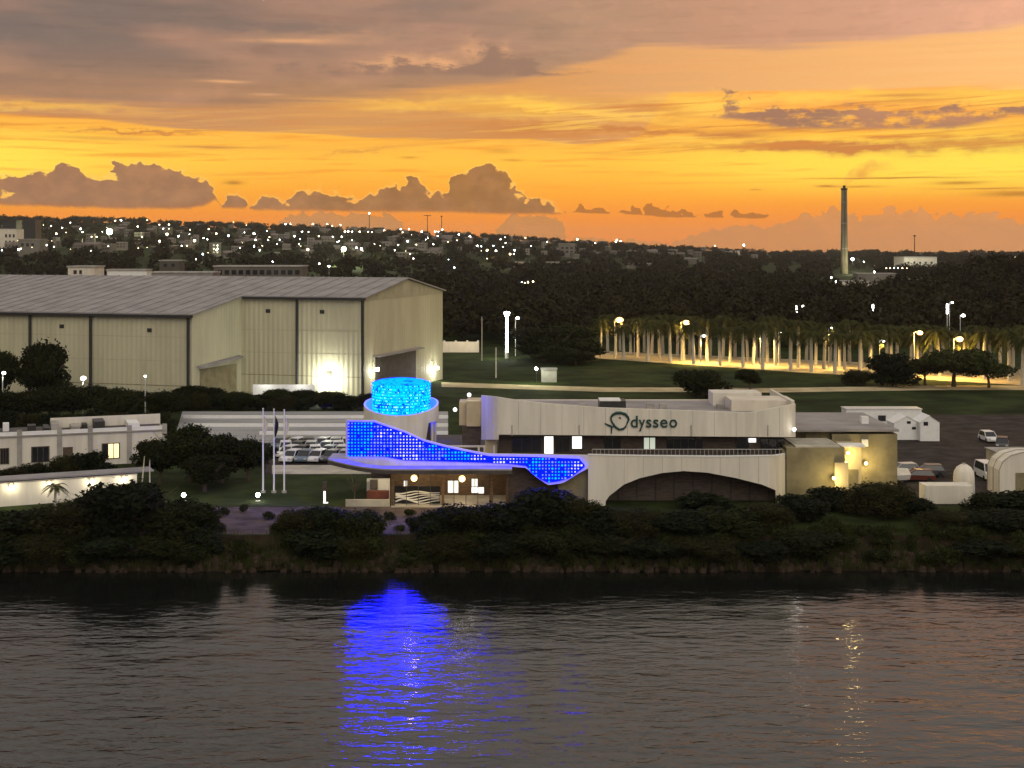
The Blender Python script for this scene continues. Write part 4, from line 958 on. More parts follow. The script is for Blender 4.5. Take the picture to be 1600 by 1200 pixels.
    while px < 913:
        top, bot = interp(px, LT), interp(px, LB); py = 661.5
        while py < bot - 1:
            if py > top + 1.5 and not (761 < px < 769) and g.random() > .06:
                d = Dr(px) - .24; c = W(px, py, d); r = .085 if g.random() < .8 else .12
                V += disc(c, (1, 0), r)
                wv = math.sin(px * .045 + 1.2) + .6 * math.sin(px * .11 + py * .05) + g.uniform(-.45, .45)
                C.append((.0, .36, 2.0) if wv > .55 else ((.5, .5, 1.2) if wv < -.35 else (.14, .2, 1.6)))
            py += 5.05
        px += 5.05
    for i in range(66):
        a = -math.pi + math.pi * (i + .5) / 66                          # drum: the half towards the water
        for j in range(13):
            if g.random() < .3: continue
            z_ = 7.5 + .34 * j; V += disc((cx + 3.5 * math.cos(a), cyy + 3.5 * math.sin(a), z_), (-math.sin(a), math.cos(a)), g.uniform(.05, .1))
            C.append(g.choice([(.0, .6, 4.0), (.0, .6, 4.0), (.0, .9, 4.0), (.25, .8, 3.0), (0, .02, 3.0)]))
    C = [c for c in C for _ in range(3)]
    me = quads('led_diodes', np.array(V), len(C), M['led_dots'])
    at = me.color_attributes.new('led', 'FLOAT_COLOR', 'CORNER'); at.data.foreach_set('color', np.repeat(np.array([(*c, 1) for c in C], np.float32), 4, 0).ravel())
    o = ORIG[t.name]; me.vertices.foreach_set('co', (np.array(V) - np.array(o)).astype(np.float32).ravel()); me.update()
    dd = link('led_diodes', me, None, t, 'stuff')
    # --- sign on the upper wall
    ds = 156.9; th = .07
    def stroke(pts, r): return MB().tube([W(a, b, ds) for a, b in pts], r, 6)
    op = [(954.6, 652), (957.5, 648), (963, 645.2), (970, 645), (977, 647), (981, 651.5), (982.6, 655.5), (980, 661), (977.8, 666.5), (974, 670), (967.8, 671), (962, 667.5), (957.3, 661), (954.8, 656), (954.6, 652)]
    sg = stroke(op, [.11, .15, .17, .17, .17, .15, .12, .1, .11, .13, .14, .13, .11, .1, .11]).build('sign', M['teal'], t); sg['label'] = 'teal sign lettering on the white upper wall'
    stroke([(945, 661.2), (949, 663.6), (953, 665), (956, 667), (955.4, 672), (955.2, 678)], [.06, .1, .12, .11, .08, .05]).build('tail', M['teal'], sg)
    stroke([(956, 667), (959, 666), (961, 665.6)], [.1, .08, .05]).build('tail', M['teal'], sg)
    stroke([(967.2, 652), (969, 652.6), (970, 654)], .07).build('dot', M['teal'], sg)
    for ch, x0, x1 in (('d', 985.5, 996.5), ('y', 998, 1008), ('s', 1009.5, 1018), ('s', 1020.5, 1029), ('e', 1031.5, 1043), ('o', 1046, 1058)):
        cu = bpy.data.curves.new('letter', 'FONT'); cu.body = ch; cu.size = 1.0; cu.extrude = .03; cu.offset = .012
        ob = bpy.data.objects.new('letter', cu); col.objects.link(ob)
        me = bpy.data.meshes.new_from_object(ob.evaluated_get(bpy.context.evaluated_depsgraph_get())); bpy.data.objects.remove(ob)
        co = np.array([v.co[:] for v in me.vertices]); mn, mxx = co.min(0), co.max(0)
        sx = (x1 - x0) * ds / F / (mxx[0] - mn[0]); szz = 14.0 * ds / F / .50
        zb = Z(667.5, ds); x_ = X(x0, ds)
        co2 = np.stack([x_ + (co[:, 0] - mn[0]) * sx, np.full(len(co), ds - .05) - co[:, 2], zb + co[:, 1] * szz * .93], 1) - np.array(ORIG[t.name])
        me.vertices.foreach_set('co', co2.astype(np.float32).ravel()); me.update(); link('letter', me, M['teal'], sg)
build_oceanarium()

# ------------------------------------------------------------------ service block right of the oceanarium
def build_service():
    t = thing('service_block', 'flat-roofed olive service block with yellow lamps right of the arch', 'building', (X(1310, 162), 162, 0))
    MB().box(X(1229, 156.5), X(1320, 156.5), 156.5, 163.5, 0, 5.6).build('wall', M['olive_wall'], t)
    rf = MB().box(X(1243, 157), X(1312, 157), 156.9, 163.4, 5.602, 5.75).build('roof', M['pale_ground'], t)
    for i in range(5): MB().box(X(1246, 157), X(1309, 157), 157.6 + i * 1.15, 157.75 + i * 1.15, 5.753, 5.83).build('roof_seam', M['concrete'], rf)
    MB().box(X(1300, 165), X(1402, 165), 165, 178, 0, 6.0).build('wall', M['olive_wall'], t)
    MB().box(X(1243, 172), X(1300, 172), 166, 180, 0, 6.3).build('wall', M['olive_wall'], t)
    MB().box(X(1245, 165), X(1404, 165), 164.8, 182, 6.303, 6.55).build('roof', M['roof_grey'], t)
    MB().box(X(1318, 160.5), X(1346, 160.5), 160.5, 164.9, 0, 5.2).build('porch', M['cream'], t)
    MB().box(X(1298, 160), X(1348, 160), 159.0, 161, 5.3, 5.55).build('porch_roof', M['white_paint'], t)
    MB().box(X(1298, 158), X(1319, 158), 156.0, 156.45, 1.0, 4.0).build('lit_niche', M['cream'], t)
    MB().box(X(1322, 160.3), X(1341, 160.3), 160.4, 160.49, .1, 2.6).build('door', M['olive_wall'], t)
    MB().box(X(1347, 164.5), X(1357, 164.5), 164.6, 164.98, 4.6, 5.4).build('air_conditioner', M['white_paint'], t)
    for px, py, d, pw in ((1325, 708, 159.7, 300), (1353, 724, 164.2, 420), (1303, 747, 155.7, 260), (1322, 724, 159.9, 160)):
        p = W(px, py, d); MB().sphere(p, .22, 9, 6).build('wall_lamp', M['lamp_warm'], t); point('wall_lamp_light', (p[0], p[1] - .7, p[2]), pw, (1, .76, .3), t, .25)
    MB().box(X(1347, 170), X(1358, 170), 170.2, 171.2, 6.553, 7.4).build('roof_unit', M['white_paint'], t)
build_service()

# ------------------------------------------------------------------ yard: cabins, containers, tank, tents, vehicles
def cabin(px0, px1, py0, py1, depth, label, gable=False, wins=()):
    d = DG(py1); x0, x1, z1 = X(px0, d), X(px1, d), Z(py0, d)
    t = thing('site_cabin', label, 'cabin', ((x0 + x1) / 2, d, 0), 0, 'white cabins of the yard')
    if gable:
        zm = z1 - .9; xm = (x0 + x1) / 2
        b = MB(); i = 0; P = [(x0, .15), (x1, .15), (x1, zm), (xm, z1), (x0, zm)]
        b.v = [(x, d, z) for x, z in P] + [(x, d + depth, z) for x, z in P]; b.f = [(0, 1, 2, 3, 4), (9, 8, 7, 6, 5)] + [(j, 5 + j, 5 + (j + 1) % 5, (j + 1) % 5) for j in range(5)]
        b.build('body', M['white_paint'], t)
        for s_, (xa, xb) in enumerate(((x0 - .12, xm), (x1 + .12, xm))):
            MB().quad((xa, d - .12, zm - .05), (xb, d - .12, z1 + .06), (xb, d + depth, z1 + .06), (xa, d + depth, zm - .05)).build('roof_sheet', M['white_paint'], t)
    else:
        MB().box(x0, x1, d, d + depth, .15, z1).build('body', M['white_paint'], t)
        MB().box(x0 - .1, x1 + .1, d - .12, d + depth + .1, z1 + .003, z1 + .14).build('roof_sheet', M['pale_metal'], t)
    MB().box(x0 + .2, x1 - .2, d + .2, d + depth - .2, 0, .15).build('skid', M['dark_metal'], t)
    for a, b_, c, e in wins: MB().box(X(a, d), X(b_, d), d - .05, d - .003, Z(e, d), Z(c, d)).build('window', M['glass'], t)
    return t
cabin(1322, 1440, 640, 676, 3, 'longest white site cabin with small dark windows', wins=((1339, 1344, 651, 658), (1372, 1384, 649, 658)))
cabin(1397, 1436, 651, 689, 4, 'white gabled cabin in front of the long one', True, ((1417, 1423, 658, 662), (1425, 1431, 667, 671)))
cabin(1438, 1468, 650, 691, 4, 'white gabled cabin at the right of its twin', True, ((1443, 1450, 659, 665),))
d = 152.5
t = thing('shipping_container', 'grey-white container standing among bushes under the round-topped tank', 'container', (X(1484, d), d, 0))
MB().box(X(1446, d), X(1521, d), d, d + 2.4, .1, Z(759, d)).build('body', M['white_wall'], t)
for i in range(16): MB().box(lerp(X(1447, d), X(1520, d), i / 16), lerp(X(1447, d), X(1520, d), i / 16) + .14, d - .04, d - .002, .2, Z(760.5, d)).build('rib', M['white_wall'], t)
for px in (1444.5, 1521): MB().box(X(px, d), X(px, d) + .14, d - .07, d + .1, 0, Z(758, d)).build('corner_post', M['pale_metal'], t)
d = 157
t = thing('water_tank', 'white round-topped tank behind the container', 'tank', (X(1506, d), d, 0))
MB().lathe(X(1506, d), d, [(1.15, 0), (1.15, 2.2), (1.08, 2.9), (.8, 3.4), (.35, 3.7), (.02, 3.75)], 20).build('body', M['white_wall'], t, True); MB().cyl(X(1506, d), d, 3.7, 3.85, .22, n=10).build('lid', M['concrete'], t)
d = 158
t = thing('storage_tent', 'big pale domed tent at the right edge of the yard', 'tent', (X(1600, d), d, 0))
prof = [(-3.4, 0), (-3.4, 2.9), (-3.0, 3.8), (-2.1, 4.5), (-.8, 4.85), (.8, 4.85), (2.1, 4.5), (3.0, 3.8), (3.4, 2.9), (3.4, 0)]
xc = X(1609, d); b = MB(); k = len(prof)
b.v = [(xc + x, d, z) for x, z in prof] + [(xc + x, d + 4, z) for x, z in prof]; b.f = [tuple(range(k)), tuple(reversed(range(k, 2 * k)))] + [(j, k + j, k + (j + 1) % k, (j + 1) % k) for j in range(k)]
b.build('cover', M['white_wall'], t)
for yy in (0, 2, 3.9): MB().tube([(xc + x * 1.01, d + yy - .03, z * 1.01) for x, z in prof], .06, 5).build('hoop', M['concrete'], t)
MB().box(xc - 1.6, xc + 1.6, d - .05, d - .002, 0, 2.6).build('door_flap', M['olive_wall'], t)
d = 172
t = thing('storage_shed', 'low cream shed behind the pale tent', 'shed', (X(1570, d), d, 0)); MB().box(X(1558, d), X(1596, d), d, d + 4, 0, Z(708, d)).build('wall', M['cream'], t); MB().box(X(1556, d), X(1598, d), d - .3, d + 4.2, Z(708, d) + .003, Z(706, d)).build('roof', M['concrete'], t)

CARCOL = {}
def car_paint(n, c):
    if n not in CARCOL: CARCOL[n] = pmat('car_paint_' + n, c, .3, .05, 2, spec=.5)
    return CARCOL[n]
def make_car(name, label, cat, paint, L=4.3, Wd=1.72, Hh=1.45, van=False, group=None):
    t = thing(name, label, cat, (0, 0, 0), 0, group, local=True)
    hw = Wd / 2; b = .82 if not van else 1.1
    prof = [(-L / 2, .35), (-L / 2 + .03, .72), (-L / 2 + .15, b), (L / 2 - .95 if not van else L / 2 - .5, b + .02), (L / 2 - .08, b - .14), (L / 2, .5), (L / 2 - .05, .3), (-L / 2 + .05, .28)]
    body = MB(); body.xprism([(p[0], p[1]) for p in prof], -hw, hw); body.build('body', paint, t)
    c0, c1, c2, c3 = ((-L / 2 + .12, -L / 2 + .5, L / 2 - 1.9, L / 2 - 1.1) if not van else (-L / 2 + .08, -L / 2 + .2, L / 2 - 1.1, L / 2 - .5))
    g = MB(); zt = Hh
    q = [(-hw + .05, c0, b), (hw - .05, c0, b), (hw - .05, c3, b + .015), (-hw + .05, c3, b + .015), (-hw + .2, c1, zt - .04), (hw - .2, c1, zt - .04), (hw - .2, c2, zt - .04), (-hw + .2, c2, zt - .04)]
    g.v = q; g.f = [(4, 5, 6, 7), (0, 1, 5, 4), (1, 2, 6, 5), (2, 3, 7, 6), (3, 0, 4, 7)]; g.build('windows', M['glass'], t)
    MB().prism([(-hw + .17, c1 - .03), (hw - .17, c1 - .03), (hw - .17, c2 + .03), (-hw + .17, c2 + .03)], zt - .038, zt + .02).build('roof', paint, t)
    for sx in (-1, 1):
        for yy in (c2, c3), (c1, c0):
            MB().tube([(sx * (hw - .18), yy[0], zt - .03), (sx * (hw - .05), yy[1], b)], .05, 4).build('pillar', paint, t)
        for yy in (-L / 2 + .75, L / 2 - .8):
            w = MB(); i = 0; n = 12
            w.v = [(sx * (hw - .2), yy + .31 * math.cos(a * 6.283 / n), .31 + .31 * math.sin(a * 6.283 / n)) for a in range(n)] + [(sx * (hw + .03), yy + .31 * math.cos(a * 6.283 / n), .31 + .31 * math.sin(a * 6.283 / n)) for a in range(n)]
            w.f = [tuple(range(n)), tuple(range(n, 2 * n))] + [(a, (a + 1) % n, n + (a + 1) % n, n + a) for a in range(n)]; w.build('wheel', M['black'], t)
        MB().box(sx * (hw - .25) - .17, sx * (hw - .25) + .17, L / 2 - .1, L / 2 + .01, .55, .72).build('headlight', M['pale_metal'], t)
    return t
cars = [('white', (.75, .75, .75)), ('silver', (.5, .51, .52)), ('dark_grey', (.06, .06, .065)), ('blue_grey', (.12, .17, .22)), ('black', (.02, .02, .022)), ('red', (.1, .02, .015))]
protos = {n: None for n, _ in cars}
def put_car(cn, px, py, rz, label, group):
    d = DG(py); loc = (X(px, d), d, .014)
    if protos[cn] is None:
        protos[cn] = make_car('parked_car', label, 'car', car_paint(cn, dict(cars)[cn]), group=group); c = protos[cn]
    else: c = copy_tree(protos[cn])
    c.location = loc; c.rotation_euler = (0, 0, rz); c['label'] = label; c['group'] = group
    return c
CG = 'cars parked behind the flagpoles'; g = random.Random(3); cnt = {}
spots = []
for row, py in enumerate((701, 707, 714, 721)):
    for j in range(7 if row < 2 else 5):
        spots.append((440 + j * 21 + row * 5 + g.uniform(-2, 2), py))
pal = ['white', 'silver', 'white', 'dark_grey', 'white', 'blue_grey', 'silver', 'black']
names = {'white': 'white', 'silver': 'silver', 'dark_grey': 'dark grey', 'blue_grey': 'blue-grey', 'black': 'black', 'red': 'red'}
rows = {701: 'the row nearest the white kerbs', 707: 'the second row from the white kerbs', 714: 'the third row from the white kerbs', 721: 'the row nearest the paved strip'}
for i, (px, py) in enumerate(spots):
    cn = pal[(i * 3 + int(py)) % 8]; put_car(cn, px, py, math.pi + g.uniform(-.5, .2), f'{names[cn]} car parked in {rows[py]}', CG)
YG = 'vehicles parked in the dark yard'
put_car('white', 1545, 690, math.pi, 'white car alone at the far side of the dark yard', YG)
put_car('black', 1566, 700, 2.8, 'black car beside the far white car in the yard', YG)
put_car('red', 1432, 752, 1.4, 'red car half hidden by bushes near the container', YG)
put_car('silver', 1408, 742, 1.7, 'silver car in the yard beside the service block', YG)
put_car('dark_grey', 1448, 744, 1.5, 'dark grey car parked behind the container', YG)
v = make_car('van', 'white van facing the water in the yard', 'van', car_paint('white', (.75, .75, .75)), 4.6, 1.75, 2.0, True, YG); dd = DG(748); v.location = (X(1542, dd), dd, .014); v.rotation_euler = (0, 0, math.pi)
def boat(px, py, rz, label):
    d = DG(py); t = thing('covered_boat', label, 'boat', (X(px, d), d, 0), rz, 'covered boats in the yard', local=True)
    h = MB(); st = [(-2.2, .8, .5), (-1, .95, .45), (.6, .85, .45), (1.7, .5, .55), (2.5, .04, .8)]
    for y, w, kz in st: h.v += [(-w, y, 1.15), (-w * .55, y, kz), (w * .55, y, kz), (w, y, 1.15)]
    for i in range(4):
        for k in range(3): h.f.append((4 * i + k, 4 * i + k + 1, 4 * i + 5 + k, 4 * i + 4 + k))
    h.f.append((0, 3, 2, 1)); h.build('hull', M['white_paint'], t)
    c = MB()
    for y, w, kz in st: c.v += [(-w * 1.03, y, 1.1), (0, y, 1.15 + .75 * w), (w * 1.03, y, 1.1)]
    for i in range(4):
        for k in range(2): c.f.append((3 * i + k, 3 * i + k + 1, 3 * i + 4 + k, 3 * i + 3 + k))
    c.f.append((0, 1, 2)); c.build('cover', M['white_wall'], t); MB().box(-.7, .7, -1.2, -.9, 0, .5).box(-.6, .6, .8, 1.1, 0, .5).build('cradle', M['bark'], t)
boat(1362, 752, 1.2, 'covered white boat under the yellow wall lamps'); boat(1392, 756, 1.8, 'covered white boat between bush and silver car')

# ------------------------------------------------------------------ terrace house and lit boundary wall, left
def build_house():
    A, B = Vector((X(-70, 174.3), 174.3)), Vector((X(258, 183.2), 183.2)); ax = (B - A).normalized(); nn = Vector((ax.y, -ax.x)); L = (B - A).length
    t = thing('terrace_house', 'long white single-storey terrace house with pilasters and flat roof', 'house', (A.x, A.y, 0))
    def bx(u0, u1, o0, o1, z0, z1):
        P = [A + ax * u0 + nn * o0, A + ax * u1 + nn * o0, A + ax * u1 + nn * o1, A + ax * u0 + nn * o1]; return MB().prism([(p.x, p.y) for p in P], z0, z1)
    def ux(px):                                                          # distance along the wall at a pixel column
        k = (px - 800) / F; return (A.x - k * A.y) / (k * ax.y - ax.x)
    bx(0, L, 0, -8, 0, 4.1).build('wall', M['white_wall'], t); bx(-.1, L + .1, .25, -8.1, 4.103, 4.25).build('cornice', M['concrete'], t); bx(0, L, .12, -.15, 4.253, 4.7).build('parapet', M['white_paint'], t)
    bx(0.2, L - .2, -.3, -7.9, 4.253, 4.3).build('roof', M['deck'], t)
    for px in (-28, 30.5, 93, 141, 202, 257): u = ux(px); bx(u - .3, u + .3, .18, .003, 0, 4.95).build('pilaster', M['concrete'], t)
    for px0, px1, mm in ((1, 13, 'glass'), (50, 76, 'glass'), (160, 186, 'lit_window_warm'), (219, 243, 'glass'), (-60, -40, 'glass')):
        u0, u1 = ux(px0), ux(px1); f = bx(u0 - .1, u1 + .1, .1, .004, .75, 2.75).build('window', M['bark'], t)
        if mm == 'lit_window_warm': f['label'] = 'the lit amber window'
        n = 3
        for i in range(n): bx(lerp(u0, u1, i / n) + .05, lerp(u0, u1, (i + 1) / n) - .05, .14, .104, .85, 2.65).build('pane', M['glass' if mm == 'glass' or i == 0 else mm], f)
    u = ux(106); bx(u - .6, u + .6, .08, .004, 0, 2.5).build('door', M['bark'], t)
    g = random.Random(9)
    for i in range(13): u = g.uniform(1, L - 2); bx(u, u + g.uniform(.5, 1.6), -1 - g.uniform(0, 4), -5.4, 4.31, 4.7 + g.uniform(.1, .7)).build('roof_unit', M[g.choice(['concrete', 'white_paint', 'dark_metal'])], t)
    bx(L * .45, L, -5.5, -5.8, 4.31, 5.6).build('roof_screen', M['white_wall'], t)
    C0, C1 = Vector((X(4, 151.5), 151.5)), Vector((X(214, 157.5), 157.5)); ax2 = (C1 - C0).normalized(); n2 = Vector((ax2.y, -ax2.x)); L2 = (C1 - C0).length
    w = thing('boundary_wall', 'white boundary wall washed by four downlights at the left bank', 'wall', (C0.x, C0.y, 0))
    def b2(u0, u1, o0, o1, z0, z1):
        P = [C0 + ax2 * u0 + n2 * o0, C0 + ax2 * u1 + n2 * o0, C0 + ax2 * u1 + n2 * o1, C0 + ax2 * u0 + n2 * o1]; return MB().prism([(p.x, p.y) for p in P], z0, z1)
    b2(-8, L2, 0, -.3, 0, 2.45).build('panel', M['white_wall'], w); b2(-8, L2 + .05, .06, -.36, 2.453, 2.55).build('coping', M['concrete'], w)
    b2(-8, L2 + 2, -.6, -3.6, 2.6, 2.75).build('lean_to_roof', M['roof_grey'], w)
    for px, py in ((17, 757), (76, 754), (143, 749), (193, 744)):
        k = (px - 800) / F; u = (C0.x - k * C0.y) / (k * ax2.y - ax2.x); p = C0 + ax2 * u + n2 * .35
        MB().sphere((p.x, p.y, 2.3), .2, 8, 5).build('wall_lamp', M['lamp_warm'], w); point('wall_lamp_light', (p.x + n2.x * .3, p.y + n2.y * .3, 2.2), 95, (1, .9, .6), w, .12)
build_house()
for i, (px, top, lean) in enumerate(((224, 700, -.5), (238, 705, .0))):
    d = 155.5; x = X(px - 4, d); t = thing('slender_tree', ['leaning slender pale trunk beside the lit wall', 'upright slender pale trunk beside the leaning one'][i], 'tree', (x, d, 0))
    MB().tube([(x, d, 0), (x - lean * .4, d, 2.5), (x - lean, d, Z(top, d))], [.1, .08, .05], 6).build('trunk', M['palm_trunk'], t)
    c = link('crown', leaves('crown', [(-lean, 0, Z(top, d), .7, .7, .6), (-lean + .3, 0, Z(top, d) - .6, .5, .5, .5)], 260, .2, 50 + i, M['leaf_dark']), None, t)

# ------------------------------------------------------------------ flagpoles, small lamps, posts
for i, px in enumerate((411, 428, 444)):
    d = 160; x = X(px, d); t = thing('flagpole', ['leftmost white flagpole with a limp pale flag', 'middle white flagpole with a limp dark flag', 'rightmost white flagpole with a limp pale flag'][i], 'flagpole', (x, d, 0), 0, 'flagpoles on the lawn')
    top = Z(640 + i, d); MB().tube([(x, d, 0), (x, d, top)], [.11, .07], 8).build('pole', M['white_paint'], t); MB().sphere((x, d, top + .08), .12, 8, 5).build('finial', M['pale_metal'], t)
    f = MB(); rows_ = 9; g = random.Random(i)
    for j in range(rows_):
        tt = j / (rows_ - 1); w = .12 + .32 * math.sin(math.pi * min(1, tt * 1.05)) ** .7; z = top - .4 - 2.4 * tt
        for q in range(4): f.v.append((x + .1 + w * q / 3 + .05 * math.sin(tt * 6), d - .05 - .16 * (q % 2), z - .12 * q))
    for j in range(rows_ - 1):
        for q in range(3): f.f.append((4 * j + q, 4 * j + q + 1, 4 * j + 5 + q, 4 * j + 4 + q))
    f.build('flag', M[['white_wall', 'dark_metal', 'white_wall'][i]], t); MB().cyl(x, d, 0, .25, .3, n=10).build('base', M['concrete'], t)
for i, px in enumerate((287, 403)):
    d = DG(783); x = X(px, d); t = thing('bollard_light', ['glowing globe light at the lawn edge under the tree clump', 'glowing globe light at the lawn edge below the flagpoles'][i], 'lamp', (x, d, 0))
    MB().cyl(x, d, 0, .5, .06, n=8).build('post', M['dark_metal'], t); MB().sphere((x, d, .68), .24, 10, 6).build('globe', M['lamp_white'], t); MB().cyl(x, d, 0, .05, .3, n=10).build('base', M['concrete'], t)
    point('globe_light', (x, d - .45, .7), 26, (1, .96, .85), t, .2)
d = DG(786); x = X(507, d); t = thing('marker_post', 'slim dark post with a lit white foot at the promenade edge', 'post', (x, d, 0)); MB().box(x - .22, x + .22, d, d + .3, 0, 2.3).build('shaft', M['brown_wall'], t); MB().box(x - .1, x + .12, d - .06, d - .003, .1, 1.3).box(x - .1, x + .4, d - .3, d - .06, .02, .12).build('lit_foot', M['lit_window'], t)
d = 150; p0 = W(1092, 792, d); t = thing('dropped_hose', 'short white curl of hose on the dark bank below the arch', 'hose', (p0[0], d, p0[2]))
MB().tube([W(1089, 791, d), W(1092, 792, d), W(1095, 797, d), W(1099, 801, d)], .1, 6).build('hose', M['white_paint'], t)  # short bent white tube
d = 152.8; x = X(553, d); t = thing('bare_sapling', 'bare young tree on the open terrace under the canopy', 'tree', (x, d, 0)); MB().tube([(x, d, 0), (x + .1, d, 1.6), (x - .3, d, 3.2)], [.08, .06, .02], 5).build('trunk', M['bark'], t)
for q in range(5): MB().tube([(x + .06, d, 1.0 + .2 * q), (x + .5 * (-1) ** q, d - .1, 1.9 + .25 * q), (x + .8 * (-1) ** q, d, 2.6 + .2 * q)], [.04, .03, .01], 4).build('branch', M['bark'], t)

# ------------------------------------------------------------------ street lamps on tall poles
def street_lamp(px, py, d, mat, color, power, label, group, r=.3, arm=1.2, name='street_lamp'):
    p = W(px, py, d); gz = terr(p[0], d); t = thing(name, label, 'street lamp', (p[0] - arm, d, gz), 0, group)
    MB().tube([(p[0] - arm, d, gz), (p[0] - arm, d, p[2] + .1)], [.12, .07], 7).build('pole', M['pale_metal'], t)
    MB().tube([(p[0] - arm, d, p[2] + .05), (p[0] - arm * .4, d, p[2] + .3), (p[0], d, p[2] + .28)], .05, 5).build('arm', M['pale_metal'], t)
    MB().sphere((p[0], d, p[2]), r, 10, 6, .7).build('lamp_head', M[mat], t)
    if power: point('street_light', (p[0], d, p[2] - .6), power, color, t, .3, (R(150), (0, 0, 0)))
    if mat == 'lamp_sodium': point('lamp_glow', (p[0], d - 1.2, p[2]), 4500, color, t, .4)
SG = 'sodium street lamps among the palms'; OR = (1, .6, .16)
for px, py, d, pw, lab, rr in ((968, 500, 352, 15000, 'big amber street lamp at the left end of the palm avenue', 1.05), (1072, 504, 338, 12000, 'second amber street lamp from the left among the palm crowns', .85), (1437, 520, 300, 11000, 'amber street lamp over the widest umbrella tree', .7), (1499, 530, 296, 12000, 'rightmost amber street lamp among the palms', .85)):
    street_lamp(px, py, d, 'lamp_sodium', OR, pw, lab, SG, rr)
for px, py, d, pw, lab in ((996, 504, 362, 0, 'small white street lamp right of the big amber lamp'), (1100, 525, 336, 13000, 'small lamp under the palm crowns left of the middle of the avenue'), (1193, 523, 330, 13000, 'small lamp under the palm crowns near the middle of the avenue'), (1222, 519, 332, 0, 'small lamp between the palm crowns above the middle of the avenue'), (1300, 512, 322, 13000, 'small white lamp in the palm crowns below the chimney'), (1380, 533, 312, 9000, 'small lamp under the palms left of the umbrella trees'), (1254, 478, 400, 0, 'small white lamp high above the middle palms'), (1488, 473, 392, 0, 'small white lamp high above the right palms'), (1505, 493, 380, 0, 'larger white lamp above the rightmost amber one')):
    street_lamp(px, py, d, 'lamp_white', (1, .66, .2), pw, lab, 'small lamps about the palm avenue', .5 if px == 1505 else .32, .8)
for px, y0, y1, d in ((1245, 478, 490, 398), (1364, 476, 488, 396), (1480, 475, 490, 390)):
    x = X(px, d); gz = terr(x, d); t = thing('lit_mast', {1245: 'lit white mast left, above the palm crowns', 1364: 'lit white mast in the middle, above the palm crowns', 1480: 'lit white mast right, above the palm crowns'}[px], 'mast', (x, d, gz), 0, 'lit masts behind the palms')
    MB().tube([(x, d, gz), (x, d, Z(y1, d))], .14, 6).build('pole', M['pale_metal'], t); MB().tube([(x, d, Z(y1, d)), (x, d, Z(y0, d))], .2, 6).build('lit_top', M['lamp_white'], t)
street_lamp(130, 591, 233, 'lamp_white', (1, 1, .85), 700, 'white street lamp beside the big round tree', None, .45, .0)
street_lamp(6, 583, 231, 'lamp_white', (.95, 1, .8), 260, 'white street lamp at the far left edge under the trees', None, .3, .2)
street_lamp(227, 588, 228, 'lamp_white', (1, 1, .85), 0, 'tiny white lamp in front of the warehouse wall', None, .18, .0)
street_lamp(809, 497, 360, 'lamp_white', (1, 1, .9), 400, 'white street lamp left of the dark tree clump', None, .42, .6)
d = 352; x = X(792, d); t = thing('lit_column', 'tall glowing white column right of the warehouse', 'column', (x, d, 0)); MB().tube([(x, d, 1.5), (x, d, Z(496, d))], .28, 8).build('shaft', M['lamp_white'], t); MB().lathe(x, d, [(.28, Z(496, d)), (.75, Z(489, d)), (.7, Z(487.5, d))], 12).build('head', M['lamp_white'], t); MB().cyl(x, d, 0, 1.6, .5, n=10).build('base', M['white_paint'], t)
point('column_light', (x - 3, d - 2, 5), 900, (.85, 1, .7), t, .5)
for px in (753, 775):
    d = 345 if px == 753 else 300; x = X(px, d); t = thing('utility_pole', {753: 'bare pole left of the glowing column', 775: 'thin pole on the lawn right of the warehouse'}[px], 'pole', (x, d, 0)); MB().tube([(x, d, 0), (x, d, Z(495 if px == 753 else 543, d))], [.16, .1], 6).build('pole', M['palm_trunk'], t); MB().box(x - .5, x + .5, d - .06, d + .06, Z(500 if px == 753 else 548, d), Z(499 if px == 753 else 547, d)).build('crossarm', M['bark'], t)
d = 372; t = thing('roadside_wall', 'pale low wall right of the warehouse end', 'wall', (X(720, d), d, 0)); MB().box(X(690, d), X(748, d), d, d + .4, 0, Z(534, d)).build('panel', M['white_wall2'], t)
for px in (694, 712, 730, 747): MB().box(X(px, d) - .25, X(px, d) + .25, d - .1, d + .5, 0, Z(532, d)).build('pier', M['white_wall2'], t)
point('roadside_lamp', (X(722, d), d - 5, 6), 900, (1, .8, .5), None, .4)
d = 300; t = thing('pump_house', 'small grey utility hut on the dark lawn with a lamp', 'hut', (X(860, 290), 290, 0)); MB().box(X(846, 290), X(870, 290), 290, 293, 0, 2.6).build('wall', M['concrete'], t); MB().box(X(845, 290), X(871, 290), 289.7, 293.3, 2.603, 2.8).build('roof', M['roof_grey'], t); MB().sphere((X(838, 289), 289, 2.9), .32, 8, 5).build('lamp', M['lamp_white'], t); MB().tube([(X(838, 289), 289, 0), (X(838, 289), 289, 2.7)], .06, 5).build('lamp_post', M['dark_metal'], t)
point('hut_light', (X(838, 289) - .6, 286, 5.0), 2200, (.9, 1, .7), t, .3)

